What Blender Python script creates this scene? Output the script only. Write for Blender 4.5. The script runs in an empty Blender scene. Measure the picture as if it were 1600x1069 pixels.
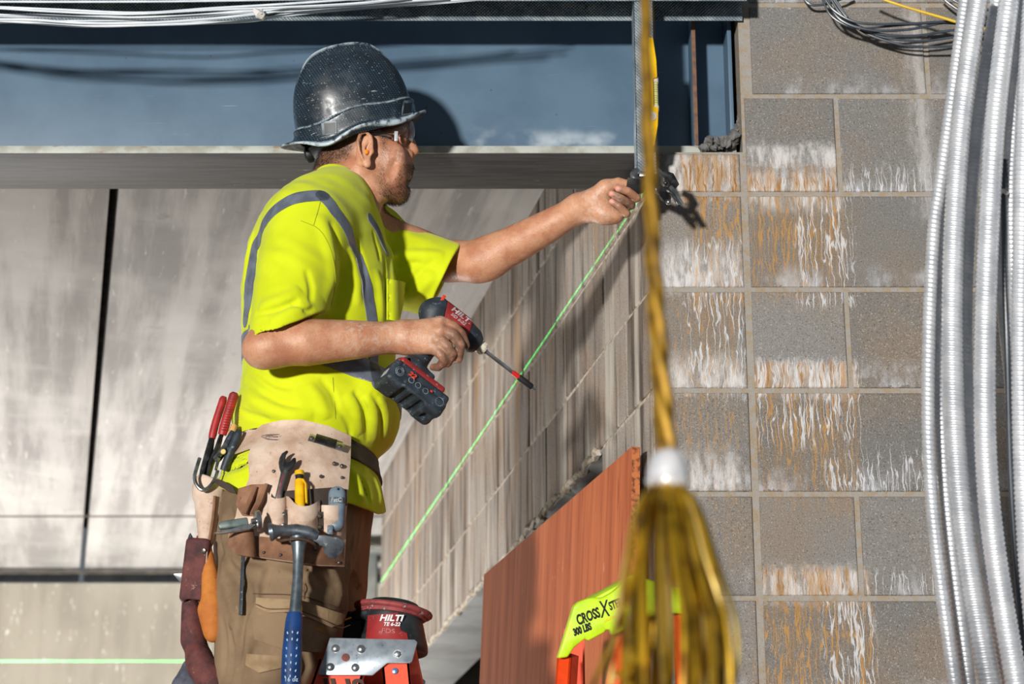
import bpy, bmesh, math, random
import numpy as np
from mathutils import Vector, Matrix, geometry
random.seed(7); rng = np.random.default_rng(7)
SC = bpy.context.scene
COL = SC.collection

# ------------------------------------------------------------------ camera, world, sun, exposure
PITCH = math.radians(18.9); FPX = 3415.0
FLOOR = -1.5
cd = bpy.data.cameras.new('camera'); cam = bpy.data.objects.new('camera', cd); COL.objects.link(cam)
cd.sensor_width = 36.0; cd.lens = 36.0 * FPX / 1600.0; cd.clip_start = 0.05; cd.clip_end = 200
cam.location = (0, 0, 0); cam.rotation_euler = (math.radians(90) + PITCH, 0, 0)
cd.dof.use_dof = True; cd.dof.focus_distance = 4.40; cd.dof.aperture_fstop = 5.0
SC.camera = cam
SC.view_settings.view_transform = 'Standard'
try: SC.view_settings.look = 'None'
except Exception: pass
SC.view_settings.gamma = 1.0; SC.view_settings.use_curve_mapping = False
SC.view_settings.exposure = 0.0

w = bpy.data.worlds.new('world'); SC.world = w; w.use_nodes = True
w.node_tree.nodes['Background'].inputs[0].default_value = (0.80, 0.90, 1.0, 1)
w.node_tree.nodes['Background'].inputs[1].default_value = 0.16

SUN_DIR = Vector((0.37, 1.0, 0.10)).normalized()
sd = bpy.data.lights.new('sunlight', 'SUN'); sun = bpy.data.objects.new('sunlight', sd); COL.objects.link(sun)
sd.energy = 4.3; sd.angle = math.radians(3.4); sd.color = (1.0, 0.965, 0.91)
sun.rotation_euler = SUN_DIR.to_track_quat('-Z', 'Y').to_euler(); sun.location = (-2, -4, 3)

def area(name, loc, target, size, energy, color=(1, 1, 1)):
    d = bpy.data.lights.new(name, 'AREA'); o = bpy.data.objects.new(name, d); COL.objects.link(o)
    d.energy = energy; d.size = size; d.color = color
    o.location = loc; o.rotation_euler = (Vector(target) - Vector(loc)).to_track_quat('-Z', 'Y').to_euler()
    return o
# added unseen fill lamps low in the bay behind the beam, brightening its ceiling
area('bay_ceiling_fill', (-2.5, 8.7, -0.9), (-2.1, 8.2, 2.2), 0.9, 185, (1.0, 0.98, 0.95))
area('bay_ceiling_fill_near', (-2.8, 6.2, -0.9), (-2.0, 6.6, 2.2), 1.0, 26, (1.0, 0.98, 0.95))

# ------------------------------------------------------------------ where a sight line meets a plane of the place
CT, ST = math.cos(PITCH), math.sin(PITCH)
def ray(px, py):
    u = (px - 800) / FPX; v = (py - 534.5) / FPX
    return np.array([u, CT + v * ST, ST - v * CT])
def P(px, py, Y):
    d = ray(px, py); return d * (Y / d[1])
def V3(px, py, Y): return Vector(P(px, py, Y))
CR = Vector((1, 0, 0)); CU = Vector((0, -ST, CT)); CF = Vector((0, CT, ST))
def cdir(r, d, f=0.0):          # right, down, away
    return (CR * r - CU * d + CF * f).normalized()

# ------------------------------------------------------------------ objects
def tag(o, label=None, cat=None, group=None, kind=None):
    if label: o['label'] = label
    if cat: o['category'] = cat
    if group: o['group'] = group
    if kind: o['kind'] = kind
    return o
def empty(name, loc, label=None, cat=None, group=None):
    o = bpy.data.objects.new(name, None); COL.objects.link(o); o.location = loc; o.empty_display_size = 0.05
    return tag(o, label, cat, group)
def adopt(o, parent):
    if parent is not None:
        o.parent = parent
        p = Vector((0, 0, 0)); q = parent
        while q is not None:
            p = p + q.location; q = q.parent
            if q is not None and q.type == 'MESH': break
        if parent.type == 'EMPTY':
            o.matrix_parent_inverse = Matrix.Translation(-Vector(parent.location))
    return o
def link_mesh(name, me, m=None, parent=None):
    o = bpy.data.objects.new(name, me); COL.objects.link(o)
    if m is not None:
        for x in (m if isinstance(m, (list, tuple)) else [m]): me.materials.append(x)
    return adopt(o, parent)
def np_mesh(name, V, F, m=None, parent=None, smooth=True, attrs=None):
    me = bpy.data.meshes.new(name)
    me.from_pydata([tuple(v) for v in V], [], [tuple(int(i) for i in f) for f in F])
    if smooth: me.polygons.foreach_set('use_smooth', [True] * len(me.polygons))
    for k, a in (attrs or {}).items():
        at = me.attributes.new(k, 'FLOAT', 'POINT'); at.data.foreach_set('value', np.asarray(a, dtype=np.float32))
    me.update()
    return link_mesh(name, me, m, parent)

def frame(o, x, y=None, z=None):
    """a matrix with origin o, x axis along x, and y (or z) as near as it can be to the given direction"""
    x = Vector(x).normalized()
    if y is not None:
        z = x.cross(Vector(y)).normalized(); y = z.cross(x).normalized()
    else:
        y = Vector(z).cross(x).normalized(); z = x.cross(y).normalized()
    M = Matrix((x, y, z)).transposed().to_4x4(); M.translation = Vector(o); return M

class MB:
    """collects shapes into one mesh"""
    def __init__(s): s.bm = bmesh.new()
    def _add(s, b, M=None, mi=0):
        if M is not None: b.transform(M)
        bmesh.ops.recalc_face_normals(b, faces=b.faces[:])
        off = len(s.bm.verts); vs = [s.bm.verts.new(v.co) for v in b.verts]
        b.verts.index_update()
        for f in b.faces:
            try:
                g = s.bm.faces.new([vs[v.index] for v in f.verts]); g.material_index = mi; g.smooth = f.smooth
            except ValueError: pass
        b.free(); return s
    def box(s, c, size, bev=0.0, M=None, seg=2, mi=0):
        b = bmesh.new(); bmesh.ops.create_cube(b, size=1)
        for v in b.verts: v.co = Vector((v.co.x * size[0] + c[0], v.co.y * size[1] + c[1], v.co.z * size[2] + c[2]))
        if bev > 0:
            bmesh.ops.bevel(b, geom=b.edges[:], offset=bev, segments=seg, affect='EDGES', profile=0.5)
            for f in b.faces: f.smooth = True
        return s._add(b, M, mi)
    def prism(s, pts, z0, z1, M=None, bev=0.0, seg=2, mi=0, smooth=False):
        b = bmesh.new(); vs = [b.verts.new((p[0], p[1], z0)) for p in pts]
        f = b.faces.new(vs); r = bmesh.ops.extrude_face_region(b, geom=[f])
        for v in r['geom']:
            if isinstance(v, bmesh.types.BMVert): v.co.z = z1
        if bev > 0:
            bmesh.ops.bevel(b, geom=b.edges[:], offset=bev, segments=seg, affect='EDGES', profile=0.5)
            for f in b.faces: f.smooth = True
        elif smooth:
            for f in b.faces:
                if len(f.verts) == 4: f.smooth = True
        return s._add(b, M, mi)
    def cyl(s, a, b_, r, r2=None, n=16, cap=True, mi=0):
        return s.tube([a, b_], [r, r if r2 is None else r2], n, cap, mi)
    def tube(s, pts, rad, n=10, cap=True, mi=0, flat=None, up=None):
        pts = [Vector(p) for p in pts]
        if not hasattr(rad, '__len__'): rad = [rad] * len(pts)
        b = bmesh.new(); rings = []
        t = (pts[1] - pts[0]).normalized()
        a = (Vector(up) if up is not None else (Vector((0, 0, 1)) if abs(t.z) < .9 else Vector((1, 0, 0))))
        x = t.cross(a).normalized()
        for i, p in enumerate(pts):
            if i == 0: t = pts[1] - pts[0]
            elif i == len(pts) - 1: t = pts[-1] - pts[-2]
            else: t = (pts[i + 1] - pts[i]).normalized() + (pts[i] - pts[i - 1]).normalized()
            t.normalize(); x = (x - t * x.dot(t)).normalized(); y = t.cross(x)
            fx, fy = (1, 1) if flat is None else flat
            rings.append([b.verts.new(p + (x * math.cos(k * 2 * math.pi / n) * fx + y * math.sin(k * 2 * math.pi / n) * fy) * rad[i]) for k in range(n)])
        for i in range(len(rings) - 1):
            for k in range(n):
                f = b.faces.new((rings[i][k], rings[i][(k + 1) % n], rings[i + 1][(k + 1) % n], rings[i + 1][k])); f.smooth = True
        if cap:
            b.faces.new(rings[0][::-1]); b.faces.new(rings[-1])
        return s._add(b, None, mi)
    def lathe(s, prof, M, n=24, mi=0, cap=True):
        """profile of (height along x, radius)"""
        b = bmesh.new(); rings = []
        for h, r in prof:
            rings.append([b.verts.new((h, r * math.cos(k * 2 * math.pi / n), r * math.sin(k * 2 * math.pi / n))) for k in range(n)])
        for i in range(len(rings) - 1):
            for k in range(n):
                f = b.faces.new((rings[i][k], rings[i][(k + 1) % n], rings[i + 1][(k + 1) % n], rings[i + 1][k])); f.smooth = True
        if cap:
            b.faces.new(rings[0][::-1]); b.faces.new(rings[-1])
        return s._add(b, M, mi)
    def ball(s, c, r, n=16, M=None, mi=0):
        b = bmesh.new(); bmesh.ops.create_uvsphere(b, u_segments=n, v_segments=n // 2 + 2, radius=1)
        rr = r if hasattr(r, '__len__') else (r, r, r)
        for v in b.verts: v.co = Vector((v.co.x * rr[0] + c[0], v.co.y * rr[1] + c[1], v.co.z * rr[2] + c[2]))
        for f in b.faces: f.smooth = True
        return s._add(b, M, mi)
    def build(s, name, m=None, parent=None, sharp=35):
        me = bpy.data.meshes.new(name); s.bm.to_mesh(me); s.bm.free()
        try: me.set_sharp_from_angle(angle=math.radians(sharp))
        except Exception: pass
        return link_mesh(name, me, m, parent)

def spline(pts, n):
    """a smooth curve of n points through pts"""
    p = np.asarray([tuple(q) for q in pts], float); m = len(p)
    if m == 2: return [p[0] + (p[1] - p[0]) * t for t in np.linspace(0, 1, n)]
    q = np.vstack([2 * p[0] - p[1], p, 2 * p[-1] - p[-2]]); out = []
    for t in np.linspace(0, m - 1, n):
        i = min(int(t), m - 2); u = t - i; a, b, c, d = q[i:i + 4]
        out.append(0.5 * (2 * b + (c - a) * u + (2 * a - 5 * b + 4 * c - d) * u * u + (3 * b - a - 3 * c + d) * u ** 3))
    return out

def text(name, s, size, M, m, parent, depth=0.0004, shear=0.0, sx=1.0, bold=0.0):
    """lettering standing on the plane of M (x along the line, y up the letters), as a mesh"""
    c = bpy.data.curves.new(name, 'FONT'); c.body = s; c.size = size; c.extrude = depth; c.align_x = 'CENTER'; c.align_y = 'CENTER'
    c.shear = shear; c.offset = bold; c.resolution_u = 3
    o = bpy.data.objects.new('lettering_curve', c); COL.objects.link(o)
    dg = bpy.context.evaluated_depsgraph_get(); dg.update()
    me = bpy.data.meshes.new_from_object(o.evaluated_get(dg))
    bpy.data.objects.remove(o); bpy.data.curves.remove(c)
    me.transform(M @ Matrix.Diagonal((sx, 1, 1, 1))); me.name = name; me.materials.clear()
    return link_mesh(name, me, m, parent)
# ------------------------------------------------------------------ materials
class NT:
    def __init__(s, name):
        s.m = bpy.data.materials.new(name); s.m.use_nodes = True; s.t = s.m.node_tree
        s.b = s.t.nodes['Principled BSDF']; s.co = s.t.nodes.new('ShaderNodeTexCoord').outputs['Object']
    def n(s, k): return s.t.nodes.new(k)
    def put(s, sock, v):
        if v is None: return
        if isinstance(v, (int, float)): sock.default_value = v
        elif isinstance(v, (tuple, list)):
            sock.default_value = tuple(v) + ((1,) if len(v) == 3 and len(sock.default_value) == 4 else ())
        else: s.t.links.new(v, sock)
    def math(s, op, a, b=None, c=None, clamp=False):
        n = s.n('ShaderNodeMath'); n.operation = op; n.use_clamp = clamp
        for i, v in enumerate((a, b, c)): s.put(n.inputs[i], v)
        return n.outputs[0]
    def map(s, vec, scale, rot=(0, 0, 0), loc=(0, 0, 0)):
        n = s.n('ShaderNodeMapping'); s.put(n.inputs[0], vec); n.inputs['Scale'].default_value = scale
        n.inputs['Rotation'].default_value = rot; n.inputs['Location'].default_value = loc; return n.outputs[0]
    def noise(s, scale=10, detail=4, vec=None, rough=.55, dist=0.0, lac=2.0):
        n = s.n('ShaderNodeTexNoise'); s.put(n.inputs['Vector'], vec if vec is not None else s.co)
        n.inputs['Scale'].default_value = scale; n.inputs['Detail'].default_value = detail
        n.inputs['Roughness'].default_value = rough; n.inputs['Distortion'].default_value = dist; return n.outputs[0]
    def vor(s, scale, vec=None, feat='F1'):
        n = s.n('ShaderNodeTexVoronoi'); n.feature = feat; s.put(n.inputs['Vector'], vec if vec is not None else s.co)
        n.inputs['Scale'].default_value = scale; return n.outputs['Distance']
    def ramp(s, v, a, b, lo=0.0, hi=1.0, smooth=True):
        n = s.n('ShaderNodeMapRange'); n.interpolation_type = 'SMOOTHSTEP' if smooth else 'LINEAR'
        s.put(n.inputs[0], v); n.inputs[1].default_value = a; n.inputs[2].default_value = b
        n.inputs[3].default_value = lo; n.inputs[4].default_value = hi; return n.outputs[0]
    def mix(s, f, a, b, mode='MIX'):
        n = s.n('ShaderNodeMix'); n.data_type = 'RGBA'; n.blend_type = mode
        s.put(n.inputs[0], f); s.put(n.inputs[6], a); s.put(n.inputs[7], b); return n.outputs[2]
    def attr(s, name):
        n = s.n('ShaderNodeAttribute'); n.attribute_name = name; return n.outputs['Fac']
    def xyz(s, vec=None):
        n = s.n('ShaderNodeSeparateXYZ'); s.put(n.inputs[0], vec if vec is not None else s.co); return n.outputs
    def comb(s, x, y, z):
        n = s.n('ShaderNodeCombineXYZ')
        for i, v in enumerate((x, y, z)): s.put(n.inputs[i], v)
        return n.outputs[0]
    def bump(s, h, strength=.3, dist=.002, prev=None):
        n = s.n('ShaderNodeBump'); s.put(n.inputs['Height'], h); n.inputs['Strength'].default_value = strength
        n.inputs['Distance'].default_value = dist
        if prev is not None: s.put(n.inputs['Normal'], prev)
        return n.outputs[0]
    def out(s, color, rough=.6, metal=0.0, normal=None, spec=.5, **kw):
        s.put(s.b.inputs['Base Color'], color); s.put(s.b.inputs['Roughness'], rough); s.put(s.b.inputs['Metallic'], metal)
        s.put(s.b.inputs['Specular IOR Level'], spec)
        if normal is not None: s.put(s.b.inputs['Normal'], normal)
        for k, v in kw.items(): s.put(s.b.inputs[k.replace('_', ' ')], v)
        return s.m
def L(r, g, b):                 # a colour read in 0..255 display values
    f = lambda c: (c / 255 / 12.92) if c / 255 <= .04045 else ((c / 255 + .055) / 1.055) ** 2.4
    return (f(r), f(g), f(b))
def mk(name, c1, c2=None, scale=30, detail=5, lo=.4, hi=.65, rough=.6, metal=0.0, bump=0.0, bscale=None, spec=.5, spots=None, sscale=60, slo=.62, shi=.7, **kw):
    t = NT(name); c = c1
    if c2 is not None: c = t.mix(t.ramp(t.noise(scale, detail), lo, hi), c1, c2)
    if spots is not None: c = t.mix(t.ramp(t.noise(sscale, 6, rough=.7), slo, shi), c, spots)
    nb = t.bump(t.noise(bscale or scale * 3, 4), bump, .002) if bump else None
    return t.out(c, rough, metal, nb, spec, **kw)
M = {}
# ------------------------------------------------------------------ the setting
def block_material(name, base, dark, stains=False, streaks=0.0, warm=(150, 128, 100)):
    t = NT(name); x, y, z = t.xyz()
    tone = t.attr('tone')
    big = t.noise(5, 5)
    c = t.mix(t.ramp(tone, 0, 1, smooth=False), L(*base), L(*dark))
    c = t.mix(t.math('MULTIPLY', t.ramp(big, .42, .68), .55), c, L(*warm))
    # grain of the block: dark pores, light sand
    g1 = t.noise(260, 4, rough=.7); g2 = t.noise(340, 3, rough=.7)
    c = t.mix(t.ramp(g1, .53, .68, 0, .75), c, L(60, 57, 54)); c = t.mix(t.ramp(g2, .56, .70, 0, .6), c, L(198, 195, 190))
    c = t.mix(t.ramp(t.noise(90, 6, rough=.75), .58, .72, 0, .35), c, L(190, 188, 186))
    sv = t.comb(t.math('ADD', t.math('MULTIPLY', x, 27), t.math('MULTIPLY', y, 27)), 0, t.math('MULTIPLY', z, 1.6))
    if streaks:
        st = t.noise(1.0, 5, sv, .6)
        c = t.mix(t.math('MULTIPLY', t.ramp(st, .46, .66), streaks), c, L(74, 62, 52))
        st2 = t.noise(1.0, 5, t.map(sv, (.6, 1, .7), loc=(4, 2, 7)), .6)
        c = t.mix(t.math('MULTIPLY', t.ramp(st2, .52, .68), streaks), c, L(190, 184, 174))
        st3 = t.noise(1.0, 3, t.map(sv, (.35, 1, .5), loc=(9, 1, 3)), .5)
        c = t.mix(t.math('MULTIPLY', t.ramp(st3, .60, .74), streaks * .8), c, L(170, 128, 74))
    if stains:
        wob = t.math('MULTIPLY', t.math('SUBTRACT', t.noise(28, 3), .5), 1.7)
        vx = t.math('ADD', t.math('MULTIPLY', x, 105), wob)
        vein_v = t.comb(vx, 0, t.math('MULTIPLY', z, 7))
        vn = t.noise(1.0, 2, vein_v, .45)
        vein = t.ramp(t.math('ABSOLUTE', t.math('SUBTRACT', vn, .5)), .006, .034, 1, 0)
        vn2 = t.noise(1.0, 2, t.map(vein_v, (.8, 1, 1.1), loc=(31, 0, 5)), .45)
        vein2 = t.ramp(t.math('ABSOLUTE', t.math('SUBTRACT', vn2, .5)), .006, .032, 1, 0)
        wash = t.ramp(t.noise(1.0, 5, t.comb(t.math('MULTIPLY', x, 48), 0, t.math('MULTIPLY', z, 12)), .65), .36, .60)
        edge = t.math('MULTIPLY', t.math('SUBTRACT', t.noise(70, 4), .5), .05)
        zz = t.math('ADD', z, edge); xx = t.math('ADD', x, t.math('MULTIPLY', edge, .6))
        def box(x0, x1, z0, z1, sx=.012, st=.02, sb=.02):
            a = t.math('MULTIPLY', t.ramp(xx, x0 - sx, x0 + sx), t.ramp(xx, x1 - sx, x1 + sx, 1, 0))
            b = t.math('MULTIPLY', t.ramp(zz, z0 - sb, z0 + sb), t.ramp(zz, z1 - st, z1 + st, 1, 0))
            return t.math('MULTIPLY', a, b)
        def add(a, b): return t.math('MAXIMUM', a, b)
        RUST, RUST2, WHITE = L(188, 138, 66), L(134, 92, 46), L(214, 211, 210)
        # light bloom along the foot of every course
        fr = t.math('FRACT', t.math('DIVIDE', t.math('SUBTRACT', zz, .055), .2195))
        foot = t.math('MULTIPLY', t.ramp(fr, .02, .34, 1, 0), t.ramp(t.noise(11, 4), .42, .62))
        c = t.mix(t.math('MULTIPLY', t.math('MULTIPLY', foot, wash), .55), c, L(196, 198, 204))
        # washed bands and the drips that hang from them
        white = box(.50, .70, 1.775, 1.86, st=.03, sb=.03); white = add(white, box(.50, .70, 1.862, 1.915, st=.02, sb=.012))
        white = add(white, box(.30, .49, 1.585, 1.675, st=.04)); white = add(white, box(.31, .48, 1.365, 1.43, st=.04))
        white = add(white, box(.50, .71, 1.355, 1.425)); white = add(white, box(.50, .71, .925, .99))
        white = add(white, box(.33, .48, 1.80, 1.90)); white = add(white, box(.30, .46, 1.15, 1.22, st=.05))
        white = add(white, t.math('MULTIPLY', box(.86, .90, 1.75, 2.3, .02), .5))
        c = t.mix(t.math('MULTIPLY', white, t.math('ADD', t.math('MULTIPLY', wash, .66), .10)), c, WHITE)
        rb = box(.49, .71, 1.36, 1.425, st=.012, sb=.06); rb = add(rb, box(.485, .71, .93, .99, st=.012, sb=.06))
        rb = add(rb, t.math('MULTIPLY', box(.49, .70, 1.79, 1.86, st=.03), .8)); rb = add(rb, box(.36, .492, 1.79, 1.905, sb=.01))
        rw = t.ramp(t.noise(1.0, 5, t.comb(t.math('MULTIPLY', x, 75), 3, t.math('MULTIPLY', z, 9)), .6), .40, .62)
        c = t.mix(t.math('MULTIPLY', t.math('MULTIPLY', rb, rw), .62), c, RUST)
        dr = box(.49, .71, 1.17, 1.40, sb=.12); dr = add(dr, box(.485, .72, .55, .96)); dr = add(dr, box(.50, .70, 1.60, 1.84, sb=.10))
        dr = add(dr, box(.37, .49, 1.50, 1.90, sb=.12)); dr2 = add(dr, t.math('MULTIPLY', box(.33, .47, 1.10, 1.55, sb=.2), .55))
        c = t.mix(t.math('MULTIPLY', t.math('MULTIPLY', dr, rw), .40), c, L(136, 106, 68))
        c = t.mix(t.math('MULTIPLY', t.math('MULTIPLY', dr2, vein), .7), c, RUST)
        lw = box(.64, .89, 1.15, 1.235, st=.03, sb=.01); lw = add(lw, box(.50, .72, 1.25, 1.43)); lw = add(lw, box(.62, .72, .60, .96)); lw = add(lw, box(.60, .72, 1.55, 1.84))
        lw = add(lw, box(.72, .95, .94, .98, st=.02)); lw = add(lw, box(.72, .9, 1.80, 1.86, st=.03)); lw = add(lw, box(.36, .49, 1.35, 1.70))
        c = t.mix(t.math('MULTIPLY', t.math('MULTIPLY', lw, vein2), .75), c, L(206, 208, 212))
        c = t.mix(t.math('MULTIPLY', t.math('MULTIPLY', rb, vein), .8), c, RUST2)
    nb = t.bump(t.noise(330, 4), .55, .004); nb = t.bump(t.noise(60, 5), .3, .006, nb)
    return t.out(c, .92, 0, nb, .25)
def mortar_material(name, col):
    t = NT(name); c = t.mix(t.ramp(t.noise(60, 6), .4, .65), L(*col), L(150, 134, 112))
    c = t.mix(t.ramp(t.noise(300, 3), .56, .7, 0, .5), c, L(90, 84, 78))
    return t.out(c, .95, 0, t.bump(t.noise(260, 4), .5, .003), .2)
M['block'] = block_material('grey_block', (132, 129, 126), (108, 106, 104), stains=True, warm=(134, 116, 96))
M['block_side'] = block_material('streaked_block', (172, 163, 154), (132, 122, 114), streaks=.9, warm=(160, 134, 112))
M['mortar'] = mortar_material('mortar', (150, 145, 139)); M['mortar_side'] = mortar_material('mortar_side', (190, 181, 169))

Y0 = 4.3; XC = 0.289
ZROWS = [2.54, 2.255, 2.035, 1.806, 1.589, 1.367, 1.146, .931, .712, .493, .274, .055, -.164, -.383, -.602, -.821, -1.04, -1.26, FLOOR]
class Blocks:
    """one wall: bevelled blocks set into a mortar bed"""
    def __init__(s): s.V = []; s.F = []; s.T = []; s.MI = []
    def put(s, bm, M4, mi, tone):
        bmesh.ops.recalc_face_normals(bm, faces=bm.faces[:]); bm.transform(M4); off = len(s.V); bm.verts.index_update()
        s.V += [tuple(v.co) for v in bm.verts]; s.T += [tone] * len(bm.verts)
        for f in bm.faces: s.F.append([off + v.index for v in f.verts]); s.MI.append(mi)
        bm.free()
    def block(s, u0, u1, z0, z1, M4, depth=.1, gap=.0052, proud=0.0):
        b = bmesh.new(); bmesh.ops.create_cube(b, size=1)
        q = random.uniform(-.0012, .0012) - proud
        for v in b.verts:
            v.co = Vector(((u0 + gap) if v.co.x < 0 else (u1 - gap), q if v.co.y < 0 else depth, (z0 + gap) if v.co.z < 0 else (z1 - gap)))
        ed = [e for e in b.edges if all(v.co.y < depth * .5 for v in e.verts)]
        bmesh.ops.bevel(b, geom=ed, offset=.0055, segments=3, affect='EDGES', profile=.6)
        s.put(b, M4, 0, random.random())
    def bed(s, u0, u1, z0, z1, M4, rec=.0035, depth=.19):
        b = bmesh.new(); bmesh.ops.create_cube(b, size=1)
        for v in b.verts: v.co = Vector((u0 if v.co.x < 0 else u1, rec if v.co.y < 0 else depth, z0 if v.co.z < 0 else z1))
        s.put(b, M4, 1, .5)
    def build(s, name, mats):
        o = np_mesh(name, s.V, s.F, mats, None, True, {'tone': s.T}); o.data.polygons.foreach_set('material_index', s.MI)
        o.data.set_sharp_from_angle(angle=math.radians(40)); tag(o, kind='structure'); return o

# the block wall that faces us, with its pilaster under the beam bearing
MW = Matrix.Translation((0, Y0, 0)); B = Blocks()
B.bed(XC + .004, .4949, FLOOR, 1.9036, MW); B.bed(.4949, 2.6, FLOOR, 2.56, MW)
zs = [1.9036] + ZROWS[3:]
for a, b in zip(zs[:-1], zs[1:]): B.block(XC, .4925, b, a, MW, .19, .005)
for i, (a, b) in enumerate(zip(ZROWS[:-1], ZROWS[1:])):
    cut = ([.4965, .700] if i % 2 == 0 else [.4965]); u = cut[-1] if i % 2 == 0 else .4965
    if i == 1: cut = [.515]; u = .4965
    while u < 2.6:
        u += .406; cut.append(min(u, 2.6))
    for p, q in zip(cut[:-1], cut[1:]):
        if i <= 1 and p < .5: p = .515
        B.block(p, q, b, a, MW, .19)
B.build('wall_right', [M['block'], M['mortar']])

# the block wall that runs away from its corner, with an opening below
DD = Vector((-.2009, .9796, 0)); NN = Vector((-.9796, -.2009, 0))   # along it, and out of its visible face
Cn = Vector((XC, Y0, 0)); MS = Matrix((-DD, -NN, Vector((0, 0, 1)))).transposed().to_4x4(); MS.translation = Cn
# local u runs back towards the corner (u = -s)
S_END = 3.93; S_OPEN = .435; ZB = 1.367; ZTOP = 2.245
B = Blocks()
B.bed(-S_END, -.006, ZB + .004, 1.9, MS); B.bed(-S_END, -.28, 1.9, ZTOP, MS); B.bed(-S_OPEN, -.006, FLOOR, ZB + .004, MS)
zr = [ZTOP, 2.035, 1.806, 1.589, ZB]
for i, (a, b) in enumerate(zip(zr[:-1], zr[1:])):
    s0 = -.002 if i > 1 else .28; L_ = .203 if i % 2 else .406
    while s0 < S_END - .01:
        s1 = min(s0 + L_, S_END); B.block(-s1, -s0, b, a, MS, .19, .004); s0 = s1; L_ = .406
B.block(-.28, -.002, 1.806, 1.9, MS, .19, .004)
z = ZB; i = 0
while z > FLOOR + .01:
    zn = max(z - .2195, FLOOR); B.block(-S_OPEN, -.002, zn, z, MS, .19); z = zn; i += 1
B.build('wall_left', [M['block_side'], M['mortar_side']])
mb = MB(); mb.box((-(S_OPEN + S_END) / 2, .10, ZB - .004), (S_END - S_OPEN, .196, .008), .001, MS); tag(mb.build('trim_3', mk('grey_lintel_plate', L(150, 150, 148), L(128, 128, 126), 6, rough=.6)), kind='structure')

r_ = random.Random(4); mb = MB(); u = S_OPEN + .02; pts = []; rad = []
while u < S_END - .02:
    pts.append(MS @ Vector((-u, r_.uniform(-.003, .006), ZB + r_.uniform(-.008, .010)))); rad.append(r_.uniform(.004, .013)); u += r_.uniform(.012, .04)
mb.tube(pts, rad, 6); tag(mb.build('trim_4', M['mortar_side']), kind='structure')
# added dark backing walls that keep the view through the opening dark
mb = MB(); mb.box((2.0, 8.32, .37), (4.6, .12, 3.74)); mb.box((4.15, 6.3, .37), (.1, 4.0, 3.74)); tag(mb.build('wall_dark_backing', mk('dark_backing', L(70, 66, 62), L(58, 55, 52), 5, rough=.9)), kind='structure')
# precast planks over the bay behind the beam, and the far wall
def concrete(name, c1, c2, c3, ang=.2):
    t = NT(name); v = t.map(t.co, (1, 1, 1), (0, 0, -ang))
    vs = t.map(v, (7.0, .55, 1))
    c = t.mix(t.ramp(t.noise(1.4, 6, vs, .62), .40, .62), L(*c1), L(*c2))
    c = t.mix(t.math('MULTIPLY', t.ramp(t.noise(1.7, 4, v), .45, .7), .6), c, L(*c3))
    c = t.mix(t.ramp(t.noise(9, 6, v, .7), .60, .75, 0, .5), c, L(120, 112, 106))
    c = t.mix(t.ramp(t.noise(16, 5, t.map(v, (3, .4, 1)), .6), .62, .72, 0, .5), c, L(225, 222, 216))
    return t.out(c, .85, 0, t.bump(t.noise(40, 5), .2, .004), .3)
M['plank'] = concrete('precast_concrete', (184, 180, 176), (150, 146, 143), (206, 203, 199))
M['far'] = concrete('far_concrete', (142, 136, 124), (130, 124, 113), (152, 146, 134), 0)
M['seam'] = mk('seam_shadow_gap', L(60, 56, 52), L(84, 78, 72), 20, rough=.9)
YF = 9.73
seam = Vector((P(178, 300, 1)[0], 0, 0)); r0 = ray(178, 300); p0 = Vector(r0 * (2.25 / r0[2]))
mb = MB()
def slab(s0, s1):
    a = p0 + Vector((s0, 0, 0)); b = p0 + Vector((s1, 0, 0)); k = DD.x / DD.y; pts = []
    for q, yy in ((a, 4.62), (b, 4.62), (b, YF + .3), (a, YF + .3)): pts.append((q.x + (yy - p0.y) * k, yy))
    return pts
for a, b in ((-4.2, -2.412), (-2.4, -.011), (.011, 2.39), (2.402, 4.6)): mb.prism(slab(a, b), 2.245, 2.42, bev=.006)
ceil = tag(mb.build('ceiling', M['plank']), kind='structure')
mb = MB(); mb.box((-2.2, 8.78, 2.2455), (3.8, .022, .004)); tag(mb.build('trim_5', M['seam']), kind='structure')
mb = MB(); mb.box((0, 7, 2.45), (11, 5.4, .05)); o = tag(mb.build('trim_2', M['seam']), kind='structure')
mb = MB(); mb.box((-.5, YF + .12, .33), (9.5, .2, 3.70)); tag(mb.build('wall_back', M['far']), kind='structure')
mb = MB(); mb.box((-.5, YF + .005, 2.225), (9.5, .03, .012)); tag(mb.build('trim_shadow_gap', M['seam']), kind='structure')  # dark-coloured strip standing in for the shadow gap between ceiling and far wall
t = NT('floor_slab'); c = t.mix(t.ramp(t.noise(3, 6), .4, .65), L(150, 145, 138), L(128, 122, 115))
mb = MB(); mb.box((0, 4, FLOOR - .06), (12, 14, .12)); tag(mb.build('floor', t.out(c, .8, 0, t.bump(t.noise(60, 4), .2, .003))), kind='structure')
mb = MB(); mb.box((4.2, 7, .33), (.15, 5.2, 3.9)); tag(mb.build('wall_far_right', M['far']), kind='structure')

from mathutils import noise as mnoise
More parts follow.
